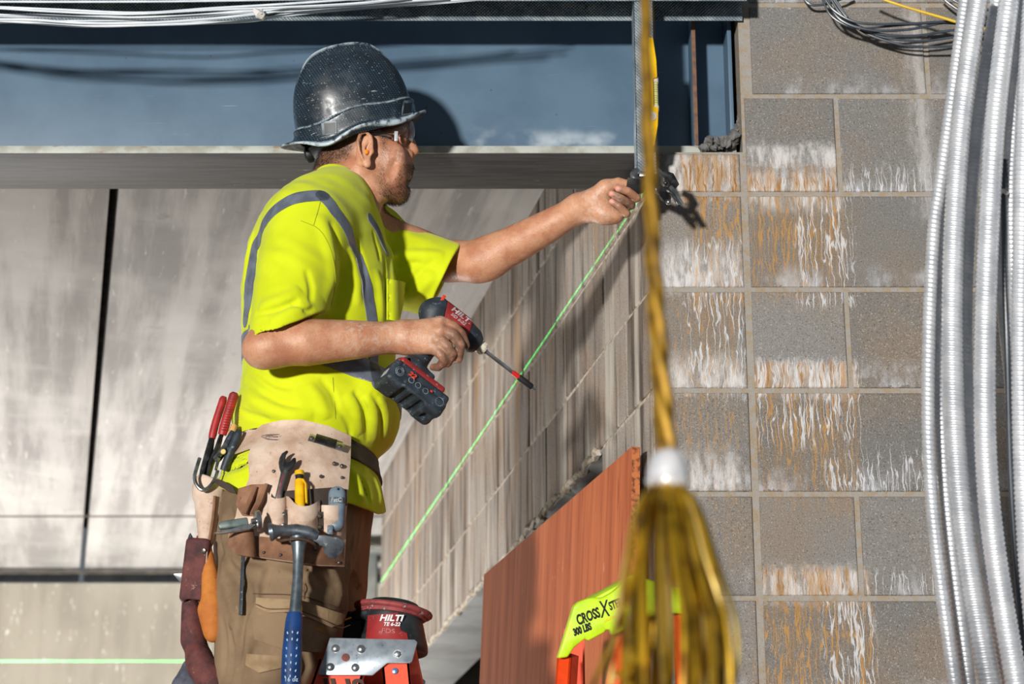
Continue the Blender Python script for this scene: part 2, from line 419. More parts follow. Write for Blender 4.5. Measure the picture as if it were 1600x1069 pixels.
# mortar squeezed out round the beam pocket
def lump(mb, c, r, n=5, sq=.6):
    for k in range(n):
        q = Vector(c) + Vector((random.uniform(-1, 1) * r, random.uniform(-.3, .3) * r, random.uniform(-.4, .8) * r * sq))
        b = bmesh.new(); rr_ = r * random.uniform(.3, .6); bmesh.ops.create_icosphere(b, subdivisions=3, radius=rr_)
        for v in b.verts: v.co = v.co * (1 + .55 * mnoise.noise(v.co * (1.3 / rr_) + q * 50) + .25 * mnoise.noise(v.co * (4 / rr_) + q * 90)) + q
        mb._add(b)
M['rubble'] = mk('crumbly_mortar', L(112, 110, 108), L(84, 82, 80), 60, rough=.95, bump=.6, bscale=200)
mb = MB(); lump(mb, P(1128, 222, 4.32), .03, 9); lump(mb, P(1108, 230, 4.32), .016, 5); lump(mb, P(1146, 222, 4.34), .02, 5)
tag(mb.build('mortar_lump', M['rubble']), 'grey crumbled mortar heaped on the beam bearing at the pocket', 'mortar')
mb = MB(); lump(mb, P(1160, 205, 4.36), .02, 8, 1.6); lump(mb, P(1163, 180, 4.38), .014, 6, 1.6)
tag(mb.build('mortar_patch', M['rubble']), 'rough mortar packed into the broken pocket edge of the block wall', 'mortar')

# ------------------------------------------------------------------ the steel beam
def steel_paint(name, c, scr=.5):
    t = NT(name); x, y, z = t.xyz()
    col = t.mix(t.ramp(t.noise(6, 6), .35, .7), L(*c), L(int(c[0] * .88), int(c[1] * .9), int(c[2] * .92)))
    vs = t.map(t.co, (3, 20, 160)); s1 = t.ramp(t.noise(1, 3, vs, .5), .715, .74)
    s1 = t.math('MULTIPLY', s1, t.ramp(t.noise(4, 3), .55, .65))
    col = t.mix(t.math('MULTIPLY', s1, scr), col, L(205, 212, 216))
    col = t.mix(t.ramp(t.vor(22), .035, .05, 1, 0), col, L(96, 62, 48))
    # dusty scuffs low on the web
    sc = t.math('MULTIPLY', t.ramp(t.noise(5.5, 4, t.map(t.co, (1, 1, 1.3))), .62, .8), t.ramp(z, 1.97, 2.04, 1, 0))
    col = t.mix(t.math('MULTIPLY', sc, .8), col, L(205, 214, 220))
    return t.out(col, .45, 0, t.bump(t.noise(30, 3), .05, .003), .4)
M['beam'] = steel_paint('blue_grey_steel_paint', (88, 112, 132))
t = NT('flange_edge_paint'); c = t.mix(t.ramp(t.noise(20, 6), .4, .62), L(178, 182, 176), L(150, 150, 140))
c = t.mix(t.ramp(t.noise(70, 5, t.map(t.co, (.35, 1, 1))), .60, .72, 0, .7), c, L(140, 108, 76)); M['flange_edge'] = t.out(c, .6, .1)
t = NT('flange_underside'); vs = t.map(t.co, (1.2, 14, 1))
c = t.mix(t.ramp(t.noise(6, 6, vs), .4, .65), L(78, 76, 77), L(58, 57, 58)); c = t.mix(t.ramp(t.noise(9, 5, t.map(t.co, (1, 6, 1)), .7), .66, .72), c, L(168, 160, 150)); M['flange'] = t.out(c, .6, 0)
M['rusty'] = mk('rusty_steel_edge', L(120, 86, 62), L(88, 70, 62), 60, rough=.8)
bx0, bx1 = -2.6, .487
beam = empty('steel_beam', (-.9, 4.44, 1.92), 'long blue-grey painted steel beam spanning over the bay behind the worker', 'beam')
mb = MB(); mb.box(((bx0 + bx1) / 2, 4.446, 2.13), (bx1 - bx0, .012, .39), .002); mb.build('web', M['beam'], beam)
mb = MB(); mb.box(((bx0 + bx1) / 2, 4.443, 1.9275), (bx1 - bx0, .196, .0185), .002); mb.build('bottom_flange', M['flange'], beam)
mb = MB(); mb.box(((bx0 + bx1) / 2, 4.3435, 1.9275), (bx1 - bx0 - .002, .003, .017), .0005); e = mb.build('flange_edge', M['flange_edge'], beam)
mb = MB(); mb.box(((bx0 + bx1) / 2, 4.443, 2.335), (bx1 - bx0, .20, .02), .002); mb.build('top_flange', M['beam'], beam)
sx = P(1086, 150, 4.35)[0]
for k, xx in enumerate((sx, P(1141, 150, 4.37)[0])):
    mb = MB(); mb.box((xx, 4.396, 2.131), (.009, .092, .386), .001); st = mb.build('stiffener', M['beam'], beam)
    if k == 0:
        mb = MB(); mb.box((xx, 4.3492, 2.131), (.0085, .0025, .38)); mb.build('rusty_edge', M['rusty'], st)

# post and pipe standing in the bay
M['grey_metal'] = mk('weathered_grey_metal', L(130, 132, 128), L(104, 108, 106), 8, rough=.6, metal=.2)
q = P(574, 900, 9.2); mb = MB(); mb.box((q[0], 9.2, .35), (.085, .085, 3.70), .004); mb.box((q[0], 9.2, FLOOR + .012), (.22, .22, .02), .003)
mb.box((q[0], 9.2, 2.18), (.2, .2, .02), .003)
tag(mb.build('steel_post', M['grey_metal']), 'slim grey steel post standing against the far wall behind the ladder', 'post')
q = P(783, 980, 6.3); pp = empty('vent_pipe', (q[0], 6.3, FLOOR), 'grey upright pipe with white fitting seen under the block wall by the plywood', 'pipe')
mb = MB(); mb.cyl((q[0], 6.3, FLOOR), (q[0], 6.3, P(783, 935, 6.3)[2]), .016, n=16); mb.build('pipe', M['grey_metal'], pp)
M['white_plastic'] = mk('white_plastic', L(225, 222, 218), L(205, 200, 196), 20, rough=.5)
mb = MB(); a = Vector(P(783, 938, 6.3)); mb.tube([a + Vector((0, 0, -.03)), a, a + Vector((-.03, 0, .012))], [.024, .026, .022], 16); mb.build('elbow_fitting', M['white_plastic'], pp)
# ------------------------------------------------------------------ light-gauge framing hung at the corner
def galv(name, lo=(150, 168, 180), hi=(196, 208, 216), pitch=.0075, amt=1.0, axis='z'):
    t = NT(name); x, y, z = t.xyz()
    c = t.mix(t.ramp(t.noise(30, 5), .4, .65), L(*lo), L(*hi))
    # rows of rolled dimples
    s = 2 * math.pi / pitch
    h = t.math('MULTIPLY', t.math('SINE', t.math('MULTIPLY', t.math('ADD', x, y), s)), t.math('SINE', t.math('MULTIPLY', z, s)))
    return t.out(c, .34, .45, t.bump(h, amt, .002), .6)
M['galv'] = galv('dimpled_galvanised_steel'); M['galv_plain'] = mk('galvanised_steel', L(168, 184, 196), L(140, 158, 172), 40, rough=.3, metal=.9)
def channel(mb, p0, p1, wdir, ddir, wid, dep, lip=0.0, th=.0012):
    """a folded channel from p0 to p1: web along wdir, flanges along ddir"""
    p0 = Vector(p0); p1 = Vector(p1); l = (p1 - p0)
    for a, b in (((0, 0), (wid, 0)),): mb._add(_plate(p0, l, wdir * wid, ddir * th))
    mb._add(_plate(p0, l, ddir * dep, wdir * th)); mb._add(_plate(p0 + wdir * (wid - th), l, ddir * dep, wdir * th))
    if lip:
        mb._add(_plate(p0 + ddir * dep, l, wdir * lip, ddir * th)); mb._add(_plate(p0 + ddir * dep + wdir * (wid - lip), l, wdir * lip, ddir * th))
    return mb
def _plate(o, a, b, c):
    bm = bmesh.new(); vs = [bm.verts.new(o + a * i + b * j + c * k) for i in (0, 1) for j in (0, 1) for k in (0, 1)]
    for f in ((0, 1, 3, 2), (4, 6, 7, 5), (0, 4, 5, 1), (2, 3, 7, 6), (0, 2, 6, 4), (1, 5, 7, 3)): bm.faces.new([vs[i] for i in f])
    return bm
Xv, Yv, Zv = Vector((1, 0, 0)), Vector((0, 1, 0)), Vector((0, 0, 1))
xe = P(1167, 10, 4.2)[0]
mb = channel(MB(), (-2.6, 4.2, 2.272), (xe, 4.2, 2.272), Yv, -Zv, .093, .060)
tr = tag(mb.build('metal_track', M['galv']), 'horizontal dimpled galvanised track fixed along the top of the beam', 'metal track')
# stud: web on its left side, open to the right
x0 = P(993, 150, 4.203)[0]; zb = P(1000, 271, 4.203)[2]
mb = MB(); channel(mb, (x0, 4.204, zb), (x0, 4.204, 2.268), Yv, Xv, .085, .0385, .008)
mb.tube([(x0 + .018, 4.2035, zb), (x0 + .018, 4.2035, 2.266)], .0016, 6); mb.tube([(x0 + .024, 4.2035, zb), (x0 + .024, 4.2035, 2.266)], .0012, 6)
stud = tag(mb.build('metal_stud', M['galv']), 'upright dimpled galvanised stud hanging from the track at the wall corner', 'metal stud')
# short track under it, held between thumb and fingers
M['dark_steel'] = mk('dark_oiled_steel', L(58, 56, 56), L(40, 40, 42), 60, rough=.4, metal=.6)
mb = MB(); F_ = frame(P(994, 291, 4.142), cdir(1, .12, .1), y=cdir(-.2, 1, .3))
mb.prism([(-.020, -.016), (.022, -.016), (.018, .012), (-.012, .022), (-.020, .016)], -.0015, .0015, F_, .0008)
tag(mb.build('steel_shim', M['dark_steel']), 'dark steel shim plate pinched in the raised hand at the stud foot', 'shim')

# locking pliers on the stud foot
M['chrome'] = mk('scuffed_nickel', L(176, 178, 176), L(130, 132, 132), 70, rough=.28, metal=.95, spots=L(70, 66, 62))
M['blackened'] = mk('blackened_steel', L(52, 52, 54), L(86, 86, 86), 50, rough=.35, metal=.8)
pl = empty('locking_pliers', P(1020, 285, 4.17), 'nickel locking clamp gripping the foot of the metal stud', 'clamp')
mb = MB(); jw = spline([P(1034, 300, 4.155), P(1012, 290, 4.15), P(994, 280, 4.15), P(990, 270, 4.152), P(996, 265, 4.158)], 14); mb.tube(jw, [.009, .009, .009, .009, .008, .008, .008, .008, .008, .008, .007, .007, .006, .006], 10, flat=(.55, 1))
mb.box((0, 0, 0), (.03, .006, .012), .002, frame(P(1010, 272, 4.157), (1, 0, 0), z=(0, 0, 1))); mb.build('front_jaw', M['chrome'], pl)
mb = MB(); mb.tube(spline([P(1030, 303, 4.16), P(1035, 286, 4.19), P(1030, 268, 4.215), P(1015, 264, 4.225)], 12), .008, 10, flat=(.6, 1)); mb.build('rear_jaw', M['chrome'], pl)
mb = MB(); mb.tube([P(1036, 271, 4.17), P(1048, 276, 4.165), P(1054, 288, 4.16), P(1046, 298, 4.155), P(1034, 296, 4.155)], [.007, .009, .010, .010, .008], 10, flat=(.7, 1)); mb.ball(P(1040, 286, 4.150), .0042); mb.ball(P(1048, 293, 4.150), .0034); mb.build('pivot_body', M['blackened'], pl)
mb = MB(); mb.tube([P(1028, 290, 4.15), P(1036, 303, 4.135), P(1043, 312, 4.125)], [.0075, .0085, .008], 12); mb.cyl(P(1043, 312, 4.125), P(1044, 315.5, 4.12), .0068, .0062)
for k in range(5): mb.cyl(P(1037.5 + k * 1.1, 304 + k * 1.5, 4.1335 - k * .0016), P(1037.9 + k * 1.1, 304.6 + k * 1.5, 4.133 - k * .0016), .0092)
h1 = mb.build('handle', M['blackened'], pl); mb = MB(); mb.ball(P(1044.5, 316, 4.118), .0058, 14); mb.build('adjusting_screw', M['chrome'], h1)
mb = MB(); mb.tube(spline([P(1047, 294, 4.15), P(1055, 303, 4.14), P(1060, 312, 4.135), P(1066, 319, 4.13)], 8), [.0075, .007, .0065, .0062, .006, .0055, .005, .004], 10, flat=(.6, 1)); mb.build('handle', M['chrome'], pl)
mb = MB(); mb.tube(spline([P(1050, 304, 4.14), P(1056, 314, 4.13), P(1060, 320, 4.13)], 6), .0035, 8); mb.build('release_lever', M['chrome'], pl)

# torpedo level standing against the stud
M['yellow'] = mk('yellow_level_paint', L(244, 194, 16), L(222, 168, 10), 25, rough=.35, spots=L(120, 90, 30), sscale=40, slo=.68, shi=.74)
M['vial'] = mk('level_vial', L(196, 200, 120), L(214, 212, 160), 10, rough=.1); M['pale'] = mk('pale_end_cap', L(214, 206, 188), L(190, 180, 160), 30, rough=.5)
lv = empty('spirit_level', P(1017, 240, 4.19), 'yellow spirit level stood upright against the hanging metal stud', 'level')
FL = frame(P(1016, 148, 4.176), (0, 0, 1), y=(1, 0, 0))           # x up, y right, z away... towards the wall
mb = MB(); pts = [(-.122, -.012), (.128, -.012), (.128, .008), (.075, .014), (.035, .015), (.032, .006), (-.032, .006), (-.035, .016), (-.075, .014), (-.122, .006)]
mb.prism(pts, -.012, .012, FL, .002); mb.build('body', M['yellow'], lv)
mb = MB(); mb.cyl(FL @ Vector((-.03, .011, 0)), FL @ Vector((.03, .011, 0)), .0058); vi = mb.build('vial', M['vial'], lv)
for a in (-.0325, .0325):
    mb = MB(); mb.cyl(FL @ Vector((a - .006, .0105, 0)), FL @ Vector((a + .006, .0105, 0)), .0075); mb.build('vial_holder', M['pale'], lv)
mb = MB()
for k in range(-4, 5):
    if k: mb.lathe([(-.0004, .00595), (.0004, .00595)], Matrix.Translation(FL @ Vector((k * .005, .011, 0))) @ FL.to_3x3().to_4x4(), 16, cap=False)
mb.build('vial_line', M['dark_steel'], vi)
mb = MB(); mb.cyl(FL @ Vector((-.055, .001, -.0135)), FL @ Vector((-.055, .001, .0)), .011); mb.build('plumb_vial', M['pale'], lv)

# ------------------------------------------------------------------ cables
def wire_mat(name, c1, c2, rough=.35): return mk(name, L(*c1), L(*c2), 15, rough=rough, spec=.6)
M['wire_grey'] = wire_mat('grey_cable', (196, 204, 214), (216, 222, 228)); M['wire_dark'] = wire_mat('slate_cable', (52, 60, 70), (70, 78, 88)); M['wire_yellow'] = wire_mat('yellow_cable', (214, 176, 20), (196, 158, 12))
WL = [  # sagging bundle over the track: (points, depth, radius)
    ([(-420, 16), (-220, 6), (-40, 10), (90, 15), (220, 20), (330, 13), (450, 6), (620, -6)], 4.175, 2.1, 'topmost cable of the sagging bundle before the track, nearly straight'),
    ([(-420, 16), (-220, 6), (-40, 11), (80, 18), (200, 22), (320, 16), (430, 12), (560, 5), (640, -4)], 4.060, 1.9, 'pale cable second from top in the bundle sagging before the track'),
    ([(-420, 16), (-220, 6), (-40, 21), (60, 24), (170, 28), (290, 25), (380, 18), (500, 12), (700, -4)], 4.090, 2.4, 'pale cable running through the middle of the bundle at the beam top'),
    ([(-420, 16), (-220, 6), (-40, 24), (60, 26), (160, 26), (260, 28), (380, 20), (480, 16), (660, 2), (720, -6)], 4.120, 1.8, 'thin cable crossing others in the middle of the sagging bundle'),
    ([(-420, 16), (-220, 6), (-40, 28), (50, 31), (130, 36), (220, 36), (310, 31), (400, 22), (480, 11), (600, 4), (760, -6)], 4.075, 2.3, 'cable second from the bottom of the bundle sagging before the beam'),
    ([(-420, 16), (-220, 6), (-40, 29), (40, 35), (130, 41), (230, 39), (330, 36), (400, 32), (450, 22), (560, 12), (800, -6)], 4.105, 2.2, 'lowest hanging cable of the bundle sagging before the beam'),
    ([(-420, 16), (-220, 6), (-40, 3), (120, 3), (300, 2), (480, -2), (560, -8)], 4.165, 1.8, 'cable lying flattest along the very top of the track'),
    ([(-420, 16), (-220, 6), (-40, 33), (60, 33), (170, 32), (260, 33), (350, 34), (420, 28), (520, 17), (700, 4), (820, -8)], 4.135, 1.7, 'thin cable rising steeply to the right past the white tie'),
]
def cable(name, pts, Y, rpx, m, label, group, cat='cable', n=60):
    q = [P(a, b, Y) for i, (a, b) in enumerate(pts)]
    mb = MB(); mb.tube(spline(q, n), rpx / 745, 8); return tag(mb.build(name, m), label, cat, group)
for p, Y, r, lab in WL: cable('electrical_cable', p, Y, r, M['wire_grey'], lab, 'cables sagging in front of the track')
mb = MB(); mb.tube([P(398, 16, 4.05), P(404, 22, 4.045), P(410, 25, 4.05), P(413, 28, 4.055)], [.005, .009, .008, .004], 8); mb.tube([P(409, 14, 4.06), P(408, 22, 4.04), P(411, 31, 4.06)], .0025, 6)
tag(mb.build('tape_tie', M['white_plastic']), 'white tape tie knotted round the sagging cable bundle', 'cable tie')
WR = [
    ([(1252, -8), (1264, 6), (1280, 8), (1300, 4), (1330, -8)], 4.263, 2.4, 'short black cable loop tucked at the top edge of the block wall'),
    ([(1285, -8), (1305, 18), (1345, 36), (1420, 37), (1480, 34), (1560, 36), (1800, 32), (2150, -34)], 4.215, 2.2, 'uppermost slate cable looping from the wall top towards the conduits'),
    ([(1290, -8), (1312, 30), (1360, 47), (1420, 46), (1480, 35), (1560, 30), (1800, 26), (2150, -40)], 4.221, 2.3, 'slate cable crossing over its neighbours below the yellow one'),
    ([(1282, -8), (1300, 26), (1340, 44), (1400, 40), (1470, 36), (1560, 40), (1800, 36), (2150, -30)], 4.227, 1.9, 'thin slate cable in the middle of the loop on the block wall'),
    ([(1294, -8), (1320, 28), (1370, 52), (1430, 56), (1490, 47), (1560, 44), (1800, 40), (2150, -26)], 4.233, 2.3, 'dark cable second lowest of the loops under the yellow cable'),
    ([(1297, -8), (1330, 34), (1380, 58), (1440, 64), (1500, 57), (1560, 52), (1800, 48), (2150, -18)], 4.239, 1.9, 'dark thin cable just above the lowest loop on the block wall'),
    ([(1300, -8), (1340, 44), (1400, 68), (1450, 73), (1510, 71), (1570, 66), (1800, 62), (2150, -4)], 4.245, 2.0, 'lowest hanging dark cable on the block wall'),
    ([(1468, -8), (1486, 8), (1510, 20), (1560, 26), (1800, 22), (2150, -44)], 4.251, 2.2, 'slate cable dropping steeply behind the conduits at the top'),
    ([(1478, -8), (1496, 4), (1516, 10), (1560, 16), (1800, 12), (2150, -54)], 4.257, 2.0, 'short slate cable slipping behind the conduits nearest the top edge'),
]
for p, Y, r, lab in WR: cable('slate_cable', p, Y, r, M['wire_dark'], lab, 'dark cables looped on the block wall')
cable('yellow_cable', [(1360, -10), (1385, 1), (1425, 14), (1470, 27), (1505, 37), (1560, 46), (1800, 42), (2150, -24)], 4.2, 2.4, M['wire_yellow'], 'bright yellow cable slanting across the top of the block wall', None)

# ------------------------------------------------------------------ coil of flexible metal conduit
t = NT('flexible_steel_conduit'); c = t.mix(t.ramp(t.noise(25, 4), .4, .65), L(232, 234, 238), L(212, 216, 222))
M['flex'] = t.out(c, .42, .6, None, .6)
def conduit(pts, Ys, wpx, label, n=None):
    q = [P(a, b, Ys[0] + (Ys[1] - Ys[0]) * i / (len(pts) - 1)) for i, (a, b) in enumerate(pts)]
    d = spline(q, 300); d = np.array(d); seg = np.r_[0, np.cumsum(np.linalg.norm(np.diff(d, axis=0), axis=1))]
    r = wpx / 2 * (Ys[0] + Ys[1]) / 2 * 1.075 / FPX; pitch = .0086; m = int(seg[-1] / pitch) * 7
    s = np.linspace(0, seg[-1], m); c = np.stack([np.interp(s, seg, d[:, k]) for k in range(3)], 1)
    T = np.gradient(c, axis=0); T /= np.linalg.norm(T, axis=1)[:, None]
    A = np.cross(T, [0, 1, 0]); A /= np.linalg.norm(A, axis=1)[:, None]; Bn = np.cross(T, A); k = 22
    ph = np.arange(k) * 2 * np.pi / k
    # an interlocked strip wound as a helix: a rounded crown and a narrow groove
    u = (s[:, None] / pitch + ph[None, :] / (2 * np.pi)) % 1.0
    rr = r * (1 - .17 * (np.abs(2 * u - 1) ** 2.4))
    V = c[:, None, :] + rr[..., None] * (np.cos(ph)[None, :, None] * A[:, None, :] + np.sin(ph)[None, :, None] * Bn[:, None, :])
    idx = np.arange(m * k).reshape(m, k); F = np.stack([idx[:-1], np.roll(idx, -1, 1)[:-1], np.roll(idx, -1, 1)[1:], idx[1:]], -1).reshape(-1, 4)
    o = np_mesh('flexible_conduit', V.reshape(-1, 3), F, M['flex']); return tag(o, label, 'conduit', 'bundle of flexible metal conduit')
CO = [
    ([(1512, -30), (1500, 60), (1470, 280), (1459, 360), (1451, 540), (1452, 720), (1466, 880), (1496, 1100)], (3.560, 3.560), 21, 'outermost silver conduit at the left edge of the hanging bundle'),
    ([(1535, -30), (1515, 60), (1490, 230), (1473, 360), (1467, 540), (1474, 720), (1489, 880), (1518, 1100)], (3.64, 3.62), 22, 'slim silver conduit second from the left edge of the bundle'),
    ([(1533, -30), (1528, 0), (1503, 180), (1491, 360), (1488, 540), (1495, 720), (1513, 880), (1552, 1100)], (3.475, 3.548), 33, 'thick silver conduit that leads the bundle at its upper left'),
    ([(1562, -30), (1558, 0), (1530, 180), (1513, 360), (1508, 540), (1517, 720), (1541, 880), (1584, 1100)], (3.621, 3.633), 23, 'slim silver conduit sunk between two thick ones'),
    ([(1581, -30), (1577, 0), (1556, 180), (1545, 360), (1539, 540), (1541, 720), (1557, 880), (1594, 1100)], (3.475, 3.475), 34, 'thick silver conduit in the middle of the bundle with ribs in shade'),
    ([(1572, 120), (1560, 260), (1558, 360), (1566, 480), (1578, 600), (1586, 720), (1600, 900), (1630, 1100)], (3.633, 3.669), 18, 'thin conduit slanting behind the dark gap of the bundle'),
    ([(1600, -30), (1597, 0), (1584, 180), (1579, 300), (1583, 420), (1600, 700), (1630, 1100)], (3.550, 3.580), 22, 'silver conduit right of the black cable in the gap'),
    ([(1616, -30), (1612, 0), (1602, 180), (1597, 360), (1595, 540), (1598, 720), (1608, 900), (1630, 1100)], (3.463, 3.499), 30, 'rightmost thick silver conduit cut by the picture edge'),
]
for p, Ys, wd, lab in CO: conduit(p, Ys, wd, lab)
bc = empty('black_cable', P(1570, 340, 3.572), 'black cable with a white tie in the gap of the conduit bundle', 'cable')
mb = MB(); mb.tube(spline([P(1568, 250, 3.560), P(1568, 330, 3.548), P(1570, 440, 3.560), P(1574, 560, 3.584), P(1580, 760, 3.596), P(1594, 960, 3.596), P(1606, 1090, 3.596)], 40), .0048, 10); mb.build('cable', M['wire_dark'], bc)
mb = MB(); mb.tube([P(1564, 300, 3.542), P(1568, 298, 3.530), P(1573, 302, 3.542)], .004, 8); mb.build('tie', M['white_plastic'], bc)
# ------------------------------------------------------------------ smooth solid shapes, meshed by surface nets
def A3(p): return np.array(tuple(p), float)
class Sph:
    def __init__(s, c, r): s.c = A3(c); s.r = r
    def __call__(s, p): return np.linalg.norm(p - s.c, axis=1) - s.r
class Cap:
    """a chain of tapering limbs"""
    def __init__(s, pts, rad):
        s.p = [A3(q) for q in pts]; s.r = list(rad) if hasattr(rad, '__len__') else [rad] * len(pts)
    def __call__(s, p):
        d = None
        for a, b, ra, rb in zip(s.p[:-1], s.p[1:], s.r[:-1], s.r[1:]):
            ab = b - a; t = np.clip(((p - a) @ ab) / (ab @ ab), 0, 1)
            e = np.linalg.norm(p - a - t[:, None] * ab, axis=1) - (ra + (rb - ra) * t)
            d = e if d is None else np.minimum(d, e)
        return d
class Ell:
    def __init__(s, c, r, R=None):
        s.c = A3(c); s.r = np.array(r, float); s.R = np.eye(3) if R is None else np.array(R, float)
    def __call__(s, p):
        q = (p - s.c) @ s.R; k0 = np.linalg.norm(q / s.r, axis=1); k1 = np.linalg.norm(q / s.r ** 2, axis=1) + 1e-9
        return k0 * (k0 - 1) / k1
class Box:
    def __init__(s, c, half, R=None, rd=.004):
        s.c = A3(c); s.h = np.array(half, float); s.R = np.eye(3) if R is None else np.array(R, float); s.rd = rd
    def __call__(s, p):
        q = np.abs((p - s.c) @ s.R) - s.h + s.rd
        return np.linalg.norm(np.maximum(q, 0), axis=1) + np.minimum(q.max(1), 0) - s.rd
class Half:
    """the side the normal points to is outside"""
    def __init__(s, o, n): s.o = A3(o); s.n = A3(n) / np.linalg.norm(A3(n))
    def __call__(s, p): return (p - s.o) @ s.n
class Stack:
    """an upright body given by its oval cross-sections"""
    def __init__(s, rows):
        r = np.array(sorted(rows), float); s.z, s.cx, s.a, s.cy, s.b = r.T
    def __call__(s, p):
        z = p[:, 2]; f = lambda v: np.interp(z, s.z, v)
        a, b = f(s.a), f(s.b); qx, qy = p[:, 0] - f(s.cx), p[:, 1] - f(s.cy)
        k0 = np.sqrt((qx / a) ** 2 + (qy / b) ** 2) + 1e-9; k1 = np.sqrt((qx / a ** 2) ** 2 + (qy / b ** 2) ** 2) + 1e-9
        d = k0 * (k0 - 1) / k1; e = np.maximum(s.z[0] - z, z - s.z[-1])
        return np.maximum(d, e)
class Fn:
    def __init__(s, f): s.f = f
    def __call__(s, p): return s.f(p)
class Model:
    """shapes joined ('u'), cut away ('s') or intersected ('i') in order, each blending over k"""
    def __init__(s, ops): s.ops = ops
    def __call__(s, p, idx=None):
        d = None
        for i, (op, f, k) in enumerate(s.ops):
            if idx is not None and not idx[i]: continue
            e = f(p)
            if op == 'd': d = d + e; continue
            if d is None: d = e if op == 'u' else np.full(len(p), 9.0); 
            if d is e: continue
            if op == 's': e = -e
            if op == 'u':
                h = np.maximum(k - np.abs(d - e), 0) / max(k, 1e-9); d = np.minimum(d, e) - h * h * k / 4
            else:
                h = np.maximum(k - np.abs(d - e), 0) / max(k, 1e-9); d = np.maximum(d, e) + h * h * k / 4
        return np.full(len(p), 9.0) if d is None else d
    def mesh(s, lo, hi, h, B=14, relax=1):
        lo = np.array(lo, float); hi = np.array(hi, float); nb = np.ceil((hi - lo) / (B * h)).astype(int)
        ii = np.stack(np.meshgrid(*[np.arange(n) for n in nb], indexing='ij'), -1).reshape(-1, 3)
        cen = lo + (ii + .5) * B * h; hd = B * h * .87
        vals = [f(cen) for op, f, k in s.ops]
        d = s(cen); keep = np.abs(d) < hd * 1.7 + .006
        g = np.stack(np.meshgrid(*[np.arange(B + 1)] * 3, indexing='ij'), -1).reshape(-1, 3)
        N = nb * B + 2; KEY, POS, EA, EG, ES = [], [], [], [], []
        cofs = np.array([[i, j, k] for i in (0, 1) for j in (0, 1) for k in (0, 1)])
        for bi in np.nonzero(keep)[0]:
            use = []
            for (op, f, k), v in zip(s.ops, vals):
                use.append(op in 'di' or v[bi] < hd * 1.6 + k + .004)
            if not any(u and o[0] == 'u' for u, o in zip(use, s.ops)): continue
            base = ii[bi] * B; pts = lo + (g + base) * h
            v = s(pts, use).reshape(B + 1, B + 1, B + 1)
            S = v < 0
            if S.all() or not S.any(): continue
            c = np.stack([S[i:B + i, j:B + j, k:B + k] for i, j, k in cofs], -1); n = c.sum(-1)
            act = np.stack(np.nonzero((n > 0) & (n < 8)), -1)
            vv = np.stack([v[act[:, 0] + i, act[:, 1] + j, act[:, 2] + k] for i, j, k in cofs], -1)
            acc = np.zeros((len(act), 3)); cnt = np.zeros(len(act))
            for p_, q_ in ((0, 1), (2, 3), (4, 5), (6, 7), (0, 2), (1, 3), (4, 6), (5, 7), (0, 4), (1, 5), (2, 6), (3, 7)):
                x, y = vv[:, p_], vv[:, q_]; m = (x < 0) != (y < 0)
                t = np.where(m, x / np.where(m, x - y, 1), 0); acc += np.where(m[:, None], cofs[p_] + t[:, None] * (cofs[q_] - cofs[p_]), 0); cnt += m
            gi = act + base; KEY.append((gi[:, 0] * N[1] + gi[:, 1]) * N[2] + gi[:, 2]); POS.append(lo + (gi + acc / cnt[:, None]) * h)
            for ax in range(3):
                sl0 = [slice(0, B)] * 3; sl1 = list(sl0); sl1[ax] = slice(1, B + 1)
                a, b = S[tuple(sl0)], S[tuple(sl1)]; e = np.stack(np.nonzero(a != b), -1)
                if len(e): EA.append(np.full(len(e), ax)); EG.append(e + base); ES.append(a[tuple(e.T)])
        KEY = np.concatenate(KEY); POS = np.concatenate(POS); o = np.argsort(KEY); KEY = KEY[o]; POS = POS[o]
        EA = np.concatenate(EA); EG = np.concatenate(EG); ES = np.concatenate(ES); Q = []
        for ax in range(3):
            m = EA == ax; e = EG[m]; sg = ES[m]; b, c = (ax + 1) % 3, (ax + 2) % 3; cells = []
            for db, dc in ((-1, -1), (0, -1), (0, 0), (-1, 0)):
                q = e.copy(); q[:, b] += db; q[:, c] += dc; cells.append((q[:, 0] * N[1] + q[:, 1]) * N[2] + q[:, 2])
            K = np.stack(cells, 1); I = np.clip(np.searchsorted(KEY, K), 0, len(KEY) - 1); ok = (KEY[I] == K).all(1)
            I = I[ok]; sg = sg[ok]; I[~sg] = I[~sg][:, ::-1]; Q.append(I)
        Q = np.concatenate(Q)
        for _ in range(relax): POS = smooth_np(POS, Q, .45)
        return POS, Q
    def hit(s, px, py, off=0.0, near=3.0, far=5.2):
        """where the sight line at a pixel first meets the shape; also its normal"""
        d = ray(px, py); t = near / d[1]
        for _ in range(90):
            e = s((d * t)[None])[0] - off
            if e < 2e-4: break
            t += e * .75 / np.linalg.norm(d)
            if t * d[1] > far: return None, None
        p = d * t; return p, s.normal(p[None])[0]
    def normal(s, p, e=.002):
        n = np.stack([s(p + np.eye(3)[k] * e) - s(p - np.eye(3)[k] * e) for k in range(3)], 1); return n / (np.linalg.norm(n, axis=1)[:, None] + 1e-9)
    def hits(s, P_, off=0.0, far=5.2):
        """the same for many pixels at once (nan where it misses)"""
        d = np.stack([ray(a, b) for a, b in P_]); t = 3.0 / d[:, 1]; L_ = np.linalg.norm(d, axis=1)
        for _ in range(90): 
            e = s(d * t[:, None]) - off; t = np.where((e < 1e-4) | (t * d[:, 1] > far), t, t + e * .75 / L_)
        p = d * t[:, None]; p[t * d[:, 1] > far] = np.nan; return p
